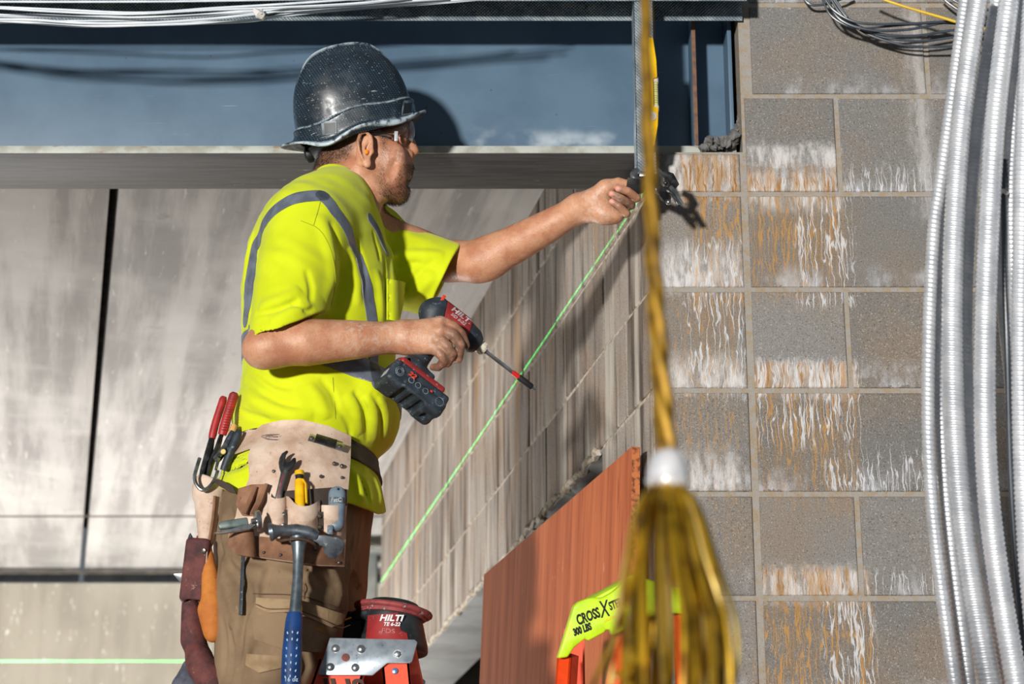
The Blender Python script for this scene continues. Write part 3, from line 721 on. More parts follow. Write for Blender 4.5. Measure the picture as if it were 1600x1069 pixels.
def smooth_np(V, Q, f=.5):
    acc = np.zeros_like(V); cnt = np.zeros(len(V))
    for a, b in ((0, 1), (1, 2), (2, 3), (3, 0)):
        for x, y in ((a, b), (b, a)): np.add.at(acc, Q[:, x], V[Q[:, y]]); np.add.at(cnt, Q[:, x], 1)
    return V + f * (acc / np.maximum(cnt, 1)[:, None] - V)
def vnormals(V, Q):
    n = np.cross(V[Q[:, 2]] - V[Q[:, 0]], V[Q[:, 3]] - V[Q[:, 1]]); N = np.zeros_like(V)
    for k in range(4): np.add.at(N, Q[:, k], n)
    return N / (np.linalg.norm(N, axis=1)[:, None] + 1e-12)
def big_mesh(name, V, Q, m, parent=None, attrs=None):
    me = bpy.data.meshes.new(name); me.vertices.add(len(V)); me.vertices.foreach_set('co', V.astype(np.float32).ravel())
    k = Q.shape[1]; me.loops.add(len(Q) * k); me.loops.foreach_set('vertex_index', Q.astype(np.int32).ravel())
    me.polygons.add(len(Q)); me.polygons.foreach_set('loop_start', np.arange(0, len(Q) * k, k, dtype=np.int32))
    try: me.polygons.foreach_set('loop_total', np.full(len(Q), k, dtype=np.int32))
    except Exception: pass
    me.update(calc_edges=True); me.validate(); me.polygons.foreach_set('use_smooth', [True] * len(me.polygons))
    for a, v in (attrs or {}).items():
        at = me.attributes.new(a, 'FLOAT', 'POINT'); at.data.foreach_set('value', np.asarray(v, dtype=np.float32))
    return link_mesh(name, me, m, parent)
def peel(V, Q, val, off, back=.0):
    """the part of a surface where val > 0, cut cleanly, lifted off by off and given thickness"""
    N = vnormals(V, Q); T = np.concatenate([Q[:, [0, 1, 2]], Q[:, [0, 2, 3]]]); T = T[(val[T] > 0).any(1)]
    nv, nn = [], []; vid = {}; F = []
    def vert(i):
        if ('v', i) not in vid: vid[('v', i)] = len(nv); nv.append(V[i]); nn.append(N[i])
        return vid[('v', i)]
    def edge(i, j):
        k = ('e', min(i, j), max(i, j))
        if k not in vid:
            t = val[i] / (val[i] - val[j]); vid[k] = len(nv); nv.append(V[i] + t * (V[j] - V[i])); nn.append(N[i] + t * (N[j] - N[i]))
        return vid[k]
    for tri in T:
        poly = []
        for a in range(3):
            i, j = int(tri[a]), int(tri[(a + 1) % 3])
            if val[i] > 0: poly.append(vert(i))
            if (val[i] > 0) != (val[j] > 0): poly.append(edge(i, j))
        if len(poly) >= 3: F.append(poly)
    nv = np.array(nv); nn = np.array(nn); nn /= np.linalg.norm(nn, axis=1)[:, None] + 1e-12; n = len(nv)
    cnt = {}
    for f in F:
        for a, b in zip(f, f[1:] + f[:1]): cnt[(a, b)] = cnt.get((a, b), 0) + 1
    G = [list(f) for f in F] + [[i + n for i in f[::-1]] for f in F]
    for (a, b) in cnt:
        if (b, a) not in cnt: G.append([b, a, a + n, b + n])
    return np.concatenate([nv + nn * off, nv + nn * back]), G
def polyline_d(V, pts):
    pts = [A3(p) for p in pts]; d = np.full(len(V), 9.0)
    for a, b in zip(pts[:-1], pts[1:]):
        ab = b - a; t = np.clip(((V - a) @ ab) / (ab @ ab), 0, 1); d = np.minimum(d, np.linalg.norm(V - a - t[:, None] * ab, axis=1))
    return d
def sheet(mb, poly, model, off, thick, step=4.0, mi=0, base=0.0):
    """a sheet of leather or cloth cut to an outline and laid over a body; off may bulge away from it"""
    pts = [Vector((a, b)) for a, b in poly]; bd = []
    for a, b in zip(pts, pts[1:] + pts[:1]):
        k = max(1, int((b - a).length / step))
        for i in range(k): bd.append(a + (b - a) * i / k)
    xs = [p.x for p in pts]; ys = [p.y for p in pts]; inner = []
    y = min(ys) + step * .5; r = 0
    def inside(q):
        c = False
        for a, b in zip(pts, pts[1:] + pts[:1]):
            if (a.y > q[1]) != (b.y > q[1]) and q[0] < (b.x - a.x) * (q[1] - a.y) / (b.y - a.y) + a.x: c = not c
        return c
    while y < max(ys):
        x = min(xs) + (step * .5 if r % 2 else 0)
        while x < max(xs):
            if inside((x, y)) and min((Vector((x, y)) - q).length for q in bd) > step * .55: inner.append(Vector((x, y)))
            x += step
        y += step * .87; r += 1
    n = len(bd); vs, es, fs, *_ = geometry.delaunay_2d_cdt(bd + inner, [(i, (i + 1) % n) for i in range(n)], [list(range(n))], 1, 1e-4)
    pp = [(v.x, v.y) for v in vs]; o = np.array([off(a, b) if callable(off) else off for a, b in pp]); p = model.hits(pp, o)
    bad = np.isnan(p[:, 0])
    if bad.any():
        good = np.nonzero(~bad)[0]
        for i in np.nonzero(bad)[0]:
            j = good[np.argmin([(pp[i][0] - pp[g][0]) ** 2 + (pp[i][1] - pp[g][1]) ** 2 for g in good])]; p[i] = P(pp[i][0], pp[i][1], p[j][1])
    N = model.normal(p, .012); N[bad] = np.array([0, -1, 0])
    b = bmesh.new()
    top = [b.verts.new(p[i] + N[i] * thick) for i in range(len(pp))]; bot = [b.verts.new(p[i]) for i in range(len(pp))]
    cnt = set(); F = []
    for f in fs:
        F.append(list(f))
        for x, y in zip(f, list(f[1:]) + [f[0]]): cnt.add((x, y))
    for f in F:
        for q in (b.faces.new([top[i] for i in f]), b.faces.new([bot[i] for i in f[::-1]])): q.smooth = True
    for x, y in cnt:
        if (y, x) not in cnt: b.faces.new([top[y], top[x], bot[x], bot[y]])
    return mb._add(b, None, mi)

def largest(V, Q):
    """only the biggest connected piece"""
    lab = np.arange(len(V))
    while True:
        m = lab[Q].min(1); new = lab.copy()
        for k in range(4): np.minimum.at(new, Q[:, k], m)
        new = new[new]
        if (new == lab).all(): break
        lab = new
    u, c = np.unique(lab, return_counts=True); keep = lab == u[c.argmax()]; idx = np.cumsum(keep) - 1
    return V[keep], idx[Q[keep[Q[:, 0]]]]
# ------------------------------------------------------------------ the worker: shape of body and clothes
YC = 4.2
def q(px, py, dy=0.0): return P(px, py, YC + dy)
def proj(V):
    v = np.asarray(V, float); zc = v[:, 1] * CT + v[:, 2] * ST; up = -v[:, 1] * ST + v[:, 2] * CT
    return np.stack([800 + FPX * v[:, 0] / zc, 534.5 - FPX * up / zc], 1)
def rows(tab, dy=0.0):
    out = []
    for y, l, r, b in tab:
        a, c = q(l, y), q(r, y); out.append((a[2], (a[0] + c[0]) / 2, (c[0] - a[0]) / 2, YC + dy, b))
    return out
def rotm(rx=0, ry=0, rz=0):
    return np.array((Matrix.Rotation(math.radians(rz), 3, 'Z') @ Matrix.Rotation(math.radians(ry), 3, 'Y') @ Matrix.Rotation(math.radians(rx), 3, 'X')))
def both(f, *a):        # the same on both sides of the head
    return [f(s, *a) for s in (-1, 1)]

# --- body
BODY = [('u', Ell(q(562, 188), (.100, .076, .118)), .02), ('u', Ell(q(603, 236), (.052, .056, .080)), .03),
        ('u', Ell(q(585, 262), (.050, .058, .050)), .03)]
for s in (-1, 1):
    BODY += [('u', Cap([q(566, 272, s * .050), q(590, 296, s * .036), q(618, 299, s * .010)], [.022, .022, .020]), .025),
             ('u', Ell(q(613, 240, s * .046), (.024, .016, .020), rotm(0, 20, 0)), .02),
             ('u', Cap([q(628, 203, s * .040), q(636, 200, s * .008)], [.012, .012]), .02),
             ('u', Ell(q(608, 268, s * .040), (.022, .013, .030), rotm(0, -25, 0)), .02), ('u', Ell(q(621, 264, s * .034), (.016, .014, .032), rotm(0, -12, 0)), .026)]
BODY += [('u', Ell(q(619, 300), (.021, .026, .018)), .02),
         ('u', Ell(q(624, 268), (.0235, .030, .034)), .02),
         ('s', Cap([q(629, 217, -.036), q(638, 218, -.030)], [.0095, .0095]), .02), ('s', Cap([q(629, 217, .036), q(638, 218, .030)], [.0095, .0095]), .02),
         ('u', Sph(q(627, 217, -.030), .0125), .004), ('u', Sph(q(627, 217, .030), .0125), .004),
         ('u', Cap([q(637, 210), q(642, 222), q(647, 236)], [.0075, .0085, .0105]), .012),
         ('u', Sph(q(639, 242, -.012), .0085), .006), ('u', Sph(q(639, 242, .012), .0085), .006),
         ('u', Ell(q(640, 251), (.006, .012, .010)), .010),
         ('u', Cap([q(635.5, 261, -.018), q(640.5, 262.5, 0), q(635.5, 261, .018)], [.005, .0062, .005]), .007),
         ('s', Cap([q(634.5, 268.5, -.022), q(642, 268.5, 0), q(634.5, 268.5, .022)], [.0010, .0014, .0010]), .004),
         ('u', Cap([q(634, 274, -.015), q(638, 275, 0), q(634, 274, .015)], [.0048, .0062, .0048]), .006),
         ('s', Cap([q(636, 286, -.014), q(638, 286, .014)], [.004, .004]), .012),
         # nasolabial and cheek creases
         ('s', Cap([q(630, 247, -.034), q(625, 257, -.042)], [.0016, .0012]), .012),
         ('s', Cap([q(616, 255, -.058), q(611, 270, -.058)], [.0015, .0015]), .014),
         ('u', Cap([q(548, 250), q(541, 285), q(532, 330)], [.061, .060, .068]), .03),
         ('u', Cap([q(520, 262, -.03), q(512, 300, -.045)], [.030, .045]), .03),
         ('u', Cap([q(585, 290, -.02), q(562, 330, -.03)], [.022, .026]), .03),
         ('u', Cap([q(560, 262, -.056), q(578, 325, -.028)], [.013, .013]), .02)]
EARS = []
for s in (-1, 1):
    dy = s * .076; R = rotm(0, 12, s * 16)
    e = lambda px, py, out=0.0: A3(P(px, py, 4.124)) * np.array([1, 0, 1]) + np.array([0, YC + dy + s * out, 0])
    EARS += [('u', Ell(e(570, 236, .004), (.0185, .0062, .034), R), .006),
             ('u', Cap([e(581, 228, .004), e(580, 216, .009), e(572, 210, .013), e(564, 214, .016), e(560, 226, .017), e(562, 240, .015), e(567, 252, .011)], [.003, .0034, .0036, .0038, .0038, .0036, .0034]), .004),
             ('s', Ell(e(572, 229, .014), (.0085, .0085, .0155), R), .006), ('s', Ell(e(573, 240, .012), (.008, .010, .009), R), .005),
             ('u', Cap([e(577, 222, .009), e(569, 234, .010), e(571, 246, .010)], [.002, .0028, .003]), .004),
             ('u', Sph(e(581, 239, .005), .0052), .005), ('u', Ell(e(574, 257, .006), (.0085, .0055, .0105)), .006)]
BODY += EARS
# far arm and hand (raised, palm towards us, fingers curled)
BODY += [('u', Cap([P(650, 400, 4.335), P(700, 408, 4.325), P(740, 408, 4.30), P(800, 384, 4.265), P(860, 352, 4.225), P(905, 325, 4.195)], [.052, .046, .0425, .0405, .034, .0275]), .03),
         ('u', Ell(P(756, 414, 4.285), (.038, .03, .028)), .04)]
HF = [('u', Cap([P(905, 325, 4.195), P(930, 316, 4.185), P(962, 308, 4.188)], [.0275, .027, .022]), .02),
      ('u', Ell(P(944, 332, 4.166), (.024, .019, .024)), .02), ('u', Cap([P(925, 330, 4.18), P(962, 337, 4.172)], [.022, .0165]), .02),
      ('u', Cap([P(925, 312, 4.165), P(946, 294, 4.152)], [.021, .016]), .018)]
def fing(pts, rad, k=.0035): return [('u', Cap([P(*a) for a in pts], rad), k)]
HF += fing([(946, 294, 4.152), (966, 285, 4.150), (984, 289, 4.155)], [.0145, .0105, .0085], .014)                     # thumb
HF += fing([(962, 297, 4.190), (985, 286, 4.190), (995, 291, 4.176), (992, 297, 4.160)], [.0135, .0096, .0088, .0078])  # index
HF += fing([(965, 305, 4.192), (994, 309, 4.176), (994, 309, 4.160), (981, 299, 4.141), (966, 295, 4.137)], [.0135, .0098, .0094, .0088, .0074])
HF += fing([(963, 318, 4.190), (986, 321, 4.172), (985, 320, 4.156), (970, 310, 4.137), (956, 303, 4.133)], [.0135, .0096, .0092, .0086, .0072])
HF += fing([(959, 331, 4.185), (979, 334, 4.168), (978, 333, 4.152), (967, 322, 4.137), (956, 315, 4.134)], [.013, .0088, .0086, .0078, .0066])
BODY += HF
# near arm and hand (on the driver's grip)
BODY += [('u', Cap([P(470, 400, 4.00), P(446, 490, 3.967), P(418, 541, 3.945)], [.050, .047, .039]), .02),
         ('u', Cap([P(416, 543, 3.945), P(478, 535, 3.945), P(555, 531, 3.955), P(626, 527, 3.970)], [.036, .0455, .0375, .0275]), .025),
         ('u', Sph(P(402, 549, 3.948), .018), .03)]
HN = [('u', Cap([P(626, 527, 3.970), P(650, 527, 3.968), P(672, 525, 3.965)], [.0275, .027, .024]), .02),
      ('u', Cap([P(636, 518, 3.968), P(687, 505, 3.957)], [.018, .0128]), .016), ('u', Cap([P(636, 524, 3.960), P(688, 517, 3.952)], [.018, .0128]), .016),
      ('u', Cap([P(638, 532, 3.960), P(684, 531, 3.950)], [.018, .0125]), .016), ('u', Cap([P(638, 540, 3.964), P(678, 545, 3.953)], [.016, .0115]), .016),
      ('u', Cap([P(640, 520, 3.985), P(662, 512, 4.005), P(684, 512, 4.022)], [.018, .015, .0105]), .012)]
HN += fing([(689, 504, 3.955), (709, 511, 3.952), (721, 523, 3.957), (728, 540, 3.968)], [.0128, .0108, .0100, .0080])
HN += fing([(690, 516, 3.950), (709, 524, 3.945), (719, 539, 3.952), (716, 560, 3.966), (708, 563, 3.985)], [.0130, .0112, .0104, .0092, .0078])
HN += fing([(686, 531, 3.947), (699, 542, 3.943), (706, 553, 3.950), (699, 567, 3.964), (690, 568, 3.985)], [.0126, .0110, .0100, .0090, .0076])
HN += fing([(680, 545, 3.950), (690, 555, 3.946), (695, 563, 3.953), (685, 574, 3.966), (677, 574, 3.984)], [.0115, .0098, .0090, .0080, .0070])
for k in ((688, 503.5, 3.944), (689, 515, 3.939), (683, 531, 3.937)): HN.append(('u', Sph(P(*k), .0062), .010))
BODY += HN
# what the clothes hide, a little slimmer than they are
BODY += [('u', Stack([(z, cx, a * .86, cy, b * .80) for z, cx, a, cy, b in rows([(330, 450, 590, .12), (390, 400, 605, .16), (450, 395, 610, .165), (520, 395, 606, .15), (600, 395, 600, .15), (680, 385, 590, .16), (760, 355, 570, .17), (830, 345, 560, .16)])]), .04),
         ('u', Cap([q(500, 345, -.13), q(470, 400, -.2)], [.05, .055]), .04), ('u', Cap([q(560, 355, .08), q(640, 398, .135)], [.06, .05]), .04)]
LEGN = [P(450, 880, 4.12), P(434, 950, 4.09), P(410, 1069, 4.07), P(398, 1140, 4.06), P(392, 1260, 4.08), P(386, 1400, 4.10)]
LEGF = [P(468, 880, 4.27), P(470, 950, 4.30), P(466, 1069, 4.32), P(460, 1140, 4.31), P(440, 1260, 4.33), P(430, 1400, 4.34)]
BODY += [('u', Cap(LEGN, [.085, .085, .07, .058, .052, .04]), .03), ('u', Cap(LEGF, [.075, .08, .07, .058, .052, .04]), .03)]
body = Model(BODY)

# --- shirt
def cut(ops): return Model(ops)
HEMN = A3(P(447, 511, 3.97)); NHN = CR * .36 - CU * .93
sleeve_n = cut([('u', Cap([P(482, 362, 4.035), P(462, 430, 3.99), P(445, 540, 3.955)], [.085, .077, .072]), .02), ('i', Half(HEMN, NHN), .004)])
HEMF = A3(P(694, 437, 4.32)); NHF = CR * .90 - CU * .43
sleeve_f = cut([('u', Cap([P(585, 404, 4.34), P(640, 422, 4.335), P(715, 444, 4.315)], [.088, .086, .084]), .02), ('i', Half(HEMF, NHF), .004)])
TORSO = rows([(287, 487, 566, .075), (300, 466, 577, .11), (318, 438, 586, .145), (345, 409, 597, .175), (390, 387, 608, .185), (450, 378, 621, .185), (510, 378, 624, .178),
              (560, 380, 618, .176), (610, 377, 613, .176), (640, 367, 615, .18), (662, 362, 615, .182), (684, 366, 610, .178), (704, 374, 594, .168), (722, 364, 586, .178),
              (745, 348, 592, .20), (775, 338, 600, .212), (820, 330, 606, .214)])
SHIRT = [('u', Stack(TORSO), .02), ('u', Cap([q(522, 312, -.06), q(482, 348, -.15)], [.055, .075]), .05), ('u', Cap([q(545, 318, .05), q(575, 365, .13)], [.05, .075]), .05),
         ('u', Ell(q(588, 640), (.040, .15, .060)), .05),
         ('u', sleeve_n, .03), ('u', sleeve_f, .03)]
HEMT = A3(q(466, 777)); NT_ = -CU * 1.0 - CR * .17
SHIRT += [('i', Half(HEMT, NT_), .006)]
shirt0 = Model(SHIRT)
class Folds:
    """ridges and valleys of cloth along given lines"""
    def __init__(s, model, lst, gain=1.0):
        s.L = []
        for kind, pts, r, k, dep in lst:
            p = model.hits([(float(u[0]), float(u[1])) for u in spline([(a, b, 0) for a, b in pts], len(pts) * 2 + 1)]); p = p[~np.isnan(p[:, 0])]
            if len(p) < 2 or np.linalg.norm(np.diff(p, axis=0), axis=1).max() > .12: continue
            amp = (-1 if kind == 'u' else 1.1) * r * .62 * gain; w_ = r * 1.25 if kind == 'u' else r * .95
            s.L.append((p, amp, w_, p.mean(0), np.linalg.norm(p - p.mean(0), axis=1).max()))
    def __call__(s, P_):
        c = P_.mean(0); R = np.linalg.norm(P_ - c, axis=1).max() if len(P_) < 9000 else 9; out = np.zeros(len(P_))
        for p, amp, w_, pc, pr_ in s.L:
            if np.linalg.norm(pc - c) > R + pr_ + 3 * w_: continue
            best = np.full(len(P_), 9.0); tt = np.zeros(len(P_)); n = len(p) - 1
            for i in range(n):
                ab = p[i + 1] - p[i]; t = np.clip(((P_ - p[i]) @ ab) / (ab @ ab + 1e-12), 0, 1); d = np.linalg.norm(P_ - p[i] - t[:, None] * ab, axis=1); m = d < best
                best = np.where(m, d, best); tt = np.where(m, (i + t) / n, tt)
            out += amp * np.exp(-(best / w_) ** 2) * np.sin(np.pi * np.clip(tt, .0, 1)) ** .7
        return out
FOLDS = [  # (ridge or valley, path, radius, blend, depth of its axis)
    ('s', [(398, 492), (430, 484), (452, 476), (468, 470)], .007, .022, -.002), ('u', [(404, 480), (440, 470), (470, 452)], .010, .03, .007), ('s', [(452, 470), (466, 482), (480, 486), (492, 480)], .006, .018, -.001),
    ('u', [(420, 505), (455, 490), (490, 474)], .009, .03, .006), ('s', [(395, 455), (420, 462), (445, 458)], .006, .025, -.002),
    ('s', [(515, 345), (528, 380), (536, 420), (532, 460), (520, 488)], .009, .03, -.002), ('u', [(500, 335), (512, 380), (518, 430), (508, 470)], .012, .035, .008),
    ('s', [(478, 420), (486, 450), (484, 478)], .006, .025, -.001), ('u', [(545, 385), (556, 430), (560, 480)], .008, .03, .005), ('s', [(552, 360), (568, 410), (572, 470)], .006, .025, -.001),
    ('u', [(588, 420), (594, 460), (596, 505)], .007, .022, .004), ('s', [(600, 400), (604, 450), (606, 500)], .005, .02, -.001), ('u', [(607, 380), (612, 430), (613, 490)], .006, .02, .004),
    ('s', [(583, 360), (590, 385), (594, 410)], .005, .02, -.001),
    ('s', [(384, 590), (410, 612), (440, 628), (470, 634)], .008, .03, -.001), ('u', [(378, 612), (410, 634), (450, 648), (490, 650)], .010, .035, .006), ('s', [(400, 580), (430, 600), (460, 606)], .006, .03, -.001),
    ('s', [(374, 640), (395, 650), (425, 656)], .006, .025, -.001), ('u', [(480, 600), (500, 625), (512, 655)], .009, .035, .006), ('s', [(500, 590), (520, 615), (530, 650)], .006, .03, -.001),
    ('u', [(540, 615), (556, 640), (562, 680)], .008, .028, .005), ('s', [(552, 610), (570, 640), (574, 690)], .006, .024, -.001), ('u', [(570, 618), (584, 645), (586, 690)], .007, .024, .004), ('s', [(580, 612), (594, 640), (596, 685)], .005, .02, -.001),
    ('u', [(592, 620), (604, 645), (603, 690)], .006, .02, .003), ('s', [(530, 640), (545, 665), (548, 690)], .005, .022, -.001),
    ('s', [(600, 385), (640, 380), (690, 378)], .006, .025, -.001), ('u', [(605, 400), (650, 398), (695, 398)], .009, .03, .006), ('s', [(612, 420), (650, 412), (690, 425)], .006, .025, -.001), ('s', [(625, 455), (650, 430), (680, 405)], .007, .03, -.001),
    ('u', [(632, 480), (655, 455), (680, 430)], .008, .03, .005),
    ('s', [(560, 740), (572, 765), (578, 790)], .007, .025, -.001), ('u', [(548, 730), (560, 760), (566, 790)], .009, .03, .006), ('s', [(350, 735), (375, 728), (392, 716)], .005, .022, -.001), ('u', [(352, 745), (376, 740), (395, 730)], .006, .022, .003),
    ('u', [(585, 745), (592, 770), (594, 792)], .006, .02, .003),
    ('u', [(396, 360), (386, 410), (382, 470)], .007, .03, .004), ('s', [(402, 400), (394, 440), (390, 500)], .005, .025, -.001), ('u', [(384, 520), (392, 545), (398, 560)], .006, .02, .003)]
SHIRT2 = SHIRT[:-1] + [('d', Folds(shirt0, FOLDS, 2.0), 0)]
def cloth_wave(p):          # the fine unevenness of knit cloth
    x, y, z = p.T
    return .0011 * np.sin(x * 46 + 3 * np.sin(z * 21)) * np.sin(z * 37 + 2 * np.sin(x * 25 + y * 18)) + .0006 * np.sin(x * 95 + z * 60 + 4 * np.sin(z * 33))
SHIRT2 += [('d', Fn(cloth_wave), 0), ('i', Half(HEMT, NT_), .005)]
# openings: neck, sleeves, hem
ncen = A3(q(535, 304)); ndir = (q(580, 334) - q(492, 276)); ndir /= np.linalg.norm(ndir)
nup = np.cross(np.array([0, -1.0, 0]), ndir); nup = nup if nup[2] > 0 else -nup
SHIRT2 += [('s', Cap([ncen - nup * .02, ncen + nup * .15], [.066, .072]), .006),
           ('s', Cap([P(452, 484, 3.968), P(440, 560, 3.945)], [.055, .0665]), .004), ('s', Cap([P(672, 430, 4.332), P(740, 452, 4.315)], [.062, .079]), .004),
           ('s', Stack([(z, cx, a - .006, cy, b - .006) for z, cx, a, cy, b in rows([(742, 348, 592, .20), (775, 338, 600, .212), (830, 330, 606, .214)])]), .003)]
shirt = Model(SHIRT2)

# --- trousers
PANTS = [('u', Stack(rows([(690, 385, 578, .145), (730, 372, 576, .155), (760, 352, 574, .165), (800, 334, 573, .178), (850, 334, 562, .172), (890, 336, 552, .14)])), .03),
         ('u', Cap([P(452, 835, 4.12), P(438, 940, 4.09), P(412, 1069, 4.07), P(400, 1140, 4.06), P(394, 1240, 4.08), P(388, 1368, 4.09)], [.120, .128, .095, .085, .085, .08]), .05),
         ('u', Cap([P(492, 800, 4.29), P(486, 930, 4.30), P(462, 1069, 4.32), P(456, 1140, 4.31), P(440, 1240, 4.33), P(432, 1368, 4.34)], [.115, .110, .092, .085, .085, .08]), .05)]
pants0 = Model(PANTS)
PF = [('s', [(350, 880), (372, 905), (392, 925), (398, 960)], .010, .035, -.001), ('u', [(345, 900), (362, 930), (372, 970), (368, 1010)], .012, .035, .006), ('s', [(385, 930), (382, 980), (370, 1040)], .009, .03, -.001),
      ('u', [(398, 905), (402, 950), (392, 1010)], .010, .03, .006), ('s', [(420, 885), (412, 920), (408, 945)], .008, .03, -.001), ('s', [(345, 960), (352, 1010), (350, 1060)], .007, .03, -.001),
      ('u', [(430, 890), (470, 905), (510, 890)], .010, .04, .006), ('s', [(478, 880), (500, 910), (530, 915)], .008, .03, -.001), ('u', [(515, 880), (530, 915), (528, 950)], .009, .03, .005), ('s', [(540, 830), (546, 870), (540, 910)], .007, .03, -.001),
      ('s', [(360, 790), (366, 830), (372, 860)], .007, .03, -.001), ('u', [(350, 800), (352, 850), (350, 900)], .008, .03, .005), ('s', [(400, 1010), (388, 1040), (380, 1069)], .008, .03, -.001), ('s', [(470, 1010), (480, 1040), (470, 1069)], .008, .03, -.001),
      ('s', [(555, 810), (550, 850), (548, 880)], .006, .025, -.001), ('s', [(345, 850), (360, 885), (385, 900)], .009, .03, 0), ('u', [(360, 870), (385, 890), (420, 895)], .010, .03, 0), ('s', [(440, 900), (480, 920), (520, 925)], .007, .03, 0),
      ('u', [(385, 960), (388, 1000), (384, 1050)], .009, .03, 0), ('s', [(360, 980), (362, 1020), (358, 1069)], .008, .03, 0), ('s', [(562, 800), (560, 840), (556, 870)], .005, .03, 0), ('u', [(550, 800), (552, 840), (546, 890)], .006, .03, 0)]
PANTS2 = PANTS + [('d', Folds(pants0, PF, 1.7), 0)] + [('d', Fn(lambda p: .0016 * np.sin(p[:, 0] * 40 + 5 * np.sin(p[:, 2] * 14)) * np.sin(p[:, 2] * 30 + p[:, 1] * 20)), 0)]
pants = Model(PANTS2)
# ------------------------------------------------------------------ the worker: meshes and materials
person = empty('person', (P(430, 1069, 4.2)[0], 4.2, .13), 'person in black hard hat and lime shirt reaching up, cordless driver in one hand', 'person')
BV, BQ = body.mesh((-.62, 3.82, .10), (.32, 4.52, 2.14), .0021)
pj = proj(np.stack([BV[:, 0], YC - np.abs(BV[:, 1] - YC), BV[:, 2]], 1)); pr = proj(BV)
head = BV[:, 2] > 1.74
def soft(poly, pts, w):
    """signed soft mask of an outline in the sight of the near side: 1 inside, fading over w pixels"""
    d = np.full(len(pts), 1e9); ins = np.zeros(len(pts), bool)
    for (ax, ay), (bx, by) in zip(poly, poly[1:] + poly[:1]):
        ab = np.array([bx - ax, by - ay]); t = np.clip(((pts - [ax, ay]) @ ab) / (ab @ ab), 0, 1); d = np.minimum(d, np.linalg.norm(pts - [ax, ay] - t[:, None] * ab, axis=1))
        cr = (ay > pts[:, 1]) != (by > pts[:, 1]); xi = (bx - ax) * (pts[:, 1] - ay) / ((by - ay) if by != ay else 1e-9) + ax; ins ^= cr & (pts[:, 0] < xi)
    return np.clip(.5 + np.where(ins, d, -d) / w, 0, 1)
HAIR = [(470, 180), (640, 180), (612, 196), (606, 205), (600, 230), (597, 212), (588, 206), (575, 203), (560, 212), (552, 232), (546, 246), (520, 258), (492, 266), (478, 240)]
BEARD = [(592, 206), (606, 214), (608, 232), (603, 262), (606, 282), (618, 284), (628, 262), (642, 256), (650, 262), (646, 284), (640, 290), (640, 320), (600, 326), (590, 308), (586, 285), (592, 250)]
mh = soft(HAIR, pj, 14) * head; mbd = soft(BEARD, pj, 12) * head
mlip = np.clip(1 - polyline_d(BV, [q(635, 263, -.018), q(641, 266, 0), q(635, 263, .018), q(634, 273, .015), q(638.5, 274.5, 0), q(634, 273, -.015)]) / .007, 0, 1)
mdust = np.zeros(len(BV))
for px, py, Y, r, a in ((625, 241, 4.14, .010, 1), (621, 248, 4.14, .012, .8), (560, 520, 3.93, .06, .45), (688, 503, 3.95, .016, .8), (683, 531, 3.94, .014, .7), (600, 520, 3.93, .05, .5), (650, 525, 3.94, .05, .3), (935, 318, 4.15, .06, .45), (560, 512, 3.92, .02, .6), (615, 244, 4.135, .03, .35)):
    mdust = np.maximum(mdust, a * np.clip(1.3 - np.linalg.norm(BV - P(px, py, Y), axis=1) / r, 0, 1))
mdark = np.zeros(len(BV))       # grime worked into the fingers
for px, py, Y, r in ((714, 540, 3.955, .045), (700, 560, 3.955, .035), (690, 570, 3.96, .025), (968, 312, 4.14, .022), (985, 320, 4.15, .02)): mdark = np.maximum(mdark, .8 * np.clip(1.4 - np.linalg.norm(BV - P(px, py, Y), axis=1) / r, 0, 1))
mnail = np.zeros(len(BV))
for px, py, Y in ((963, 294, 4.129), (954, 302, 4.126), (954, 314, 4.128)): mnail = np.maximum(mnail, np.clip(1.6 - np.linalg.norm((BV - P(px, py, Y)) * [1, .8, 1.3], axis=1) / .0062, 0, 1))
meye = np.maximum(np.clip((.0150 - np.linalg.norm(BV - q(629, 217, -.030), axis=1)) / .002, 0, 1), np.clip((.0150 - np.linalg.norm(BV - q(629, 217, .030), axis=1)) / .002, 0, 1)) * 0
t = NT('tanned_skin')
c = t.mix(t.ramp(t.noise(22, 5), .38, .64), L(200, 148, 116), L(180, 122, 92)); c = t.mix(t.ramp(t.noise(150, 5), .45, .75, 0, .3), c, L(158, 98, 70))
c = t.mix(t.ramp(t.noise(420, 2), .60, .72, 0, .16), c, L(120, 70, 48))
c = t.mix(t.math('MULTIPLY', t.ramp(t.noise(60, 3), .62, .72), .35), c, L(205, 150, 120))
stub = t.ramp(t.noise(900, 2), .42, .58)
c = t.mix(t.math('MULTIPLY', t.attr('beard'), t.math('MULTIPLY', stub, .62)), c, L(52, 38, 32)); c = t.mix(t.math('MULTIPLY', t.attr('hair'), t.math('ADD', t.math('MULTIPLY', stub, .5), .42)), c, L(32, 26, 25))
c = t.mix(t.math('MULTIPLY', t.attr('lip'), .55), c, L(150, 84, 70))
c = t.mix(t.math('MULTIPLY', t.attr('grime'), t.ramp(t.noise(70, 5), .3, .6, .45, 1)), c, L(74, 56, 48))
c = t.mix(t.math('MULTIPLY', t.attr('nail'), .9, clamp=True), c, L(226, 150, 136))
dn = t.ramp(t.noise(110, 6, rough=.72), .46, .62); c = t.mix(t.math('MULTIPLY', t.attr('dust'), dn), c, L(206, 186, 172))
nb = t.bump(t.noise(520, 3), .25, .0012); nb = t.bump(t.noise(90, 5), .35, .0022, nb); nb = t.bump(t.vor(260), .2, .0012, nb)
M['skin'] = t.out(c, .48, 0, nb, .45, Subsurface_Weight=.05, Subsurface_Scale=.006, Subsurface_Radius=(1, .35, .2))
big_mesh('body', BV, BQ, M['skin'], person, {'hair': mh, 'beard': mbd, 'lip': mlip, 'dust': mdust, 'grime': mdark, 'nail': mnail})

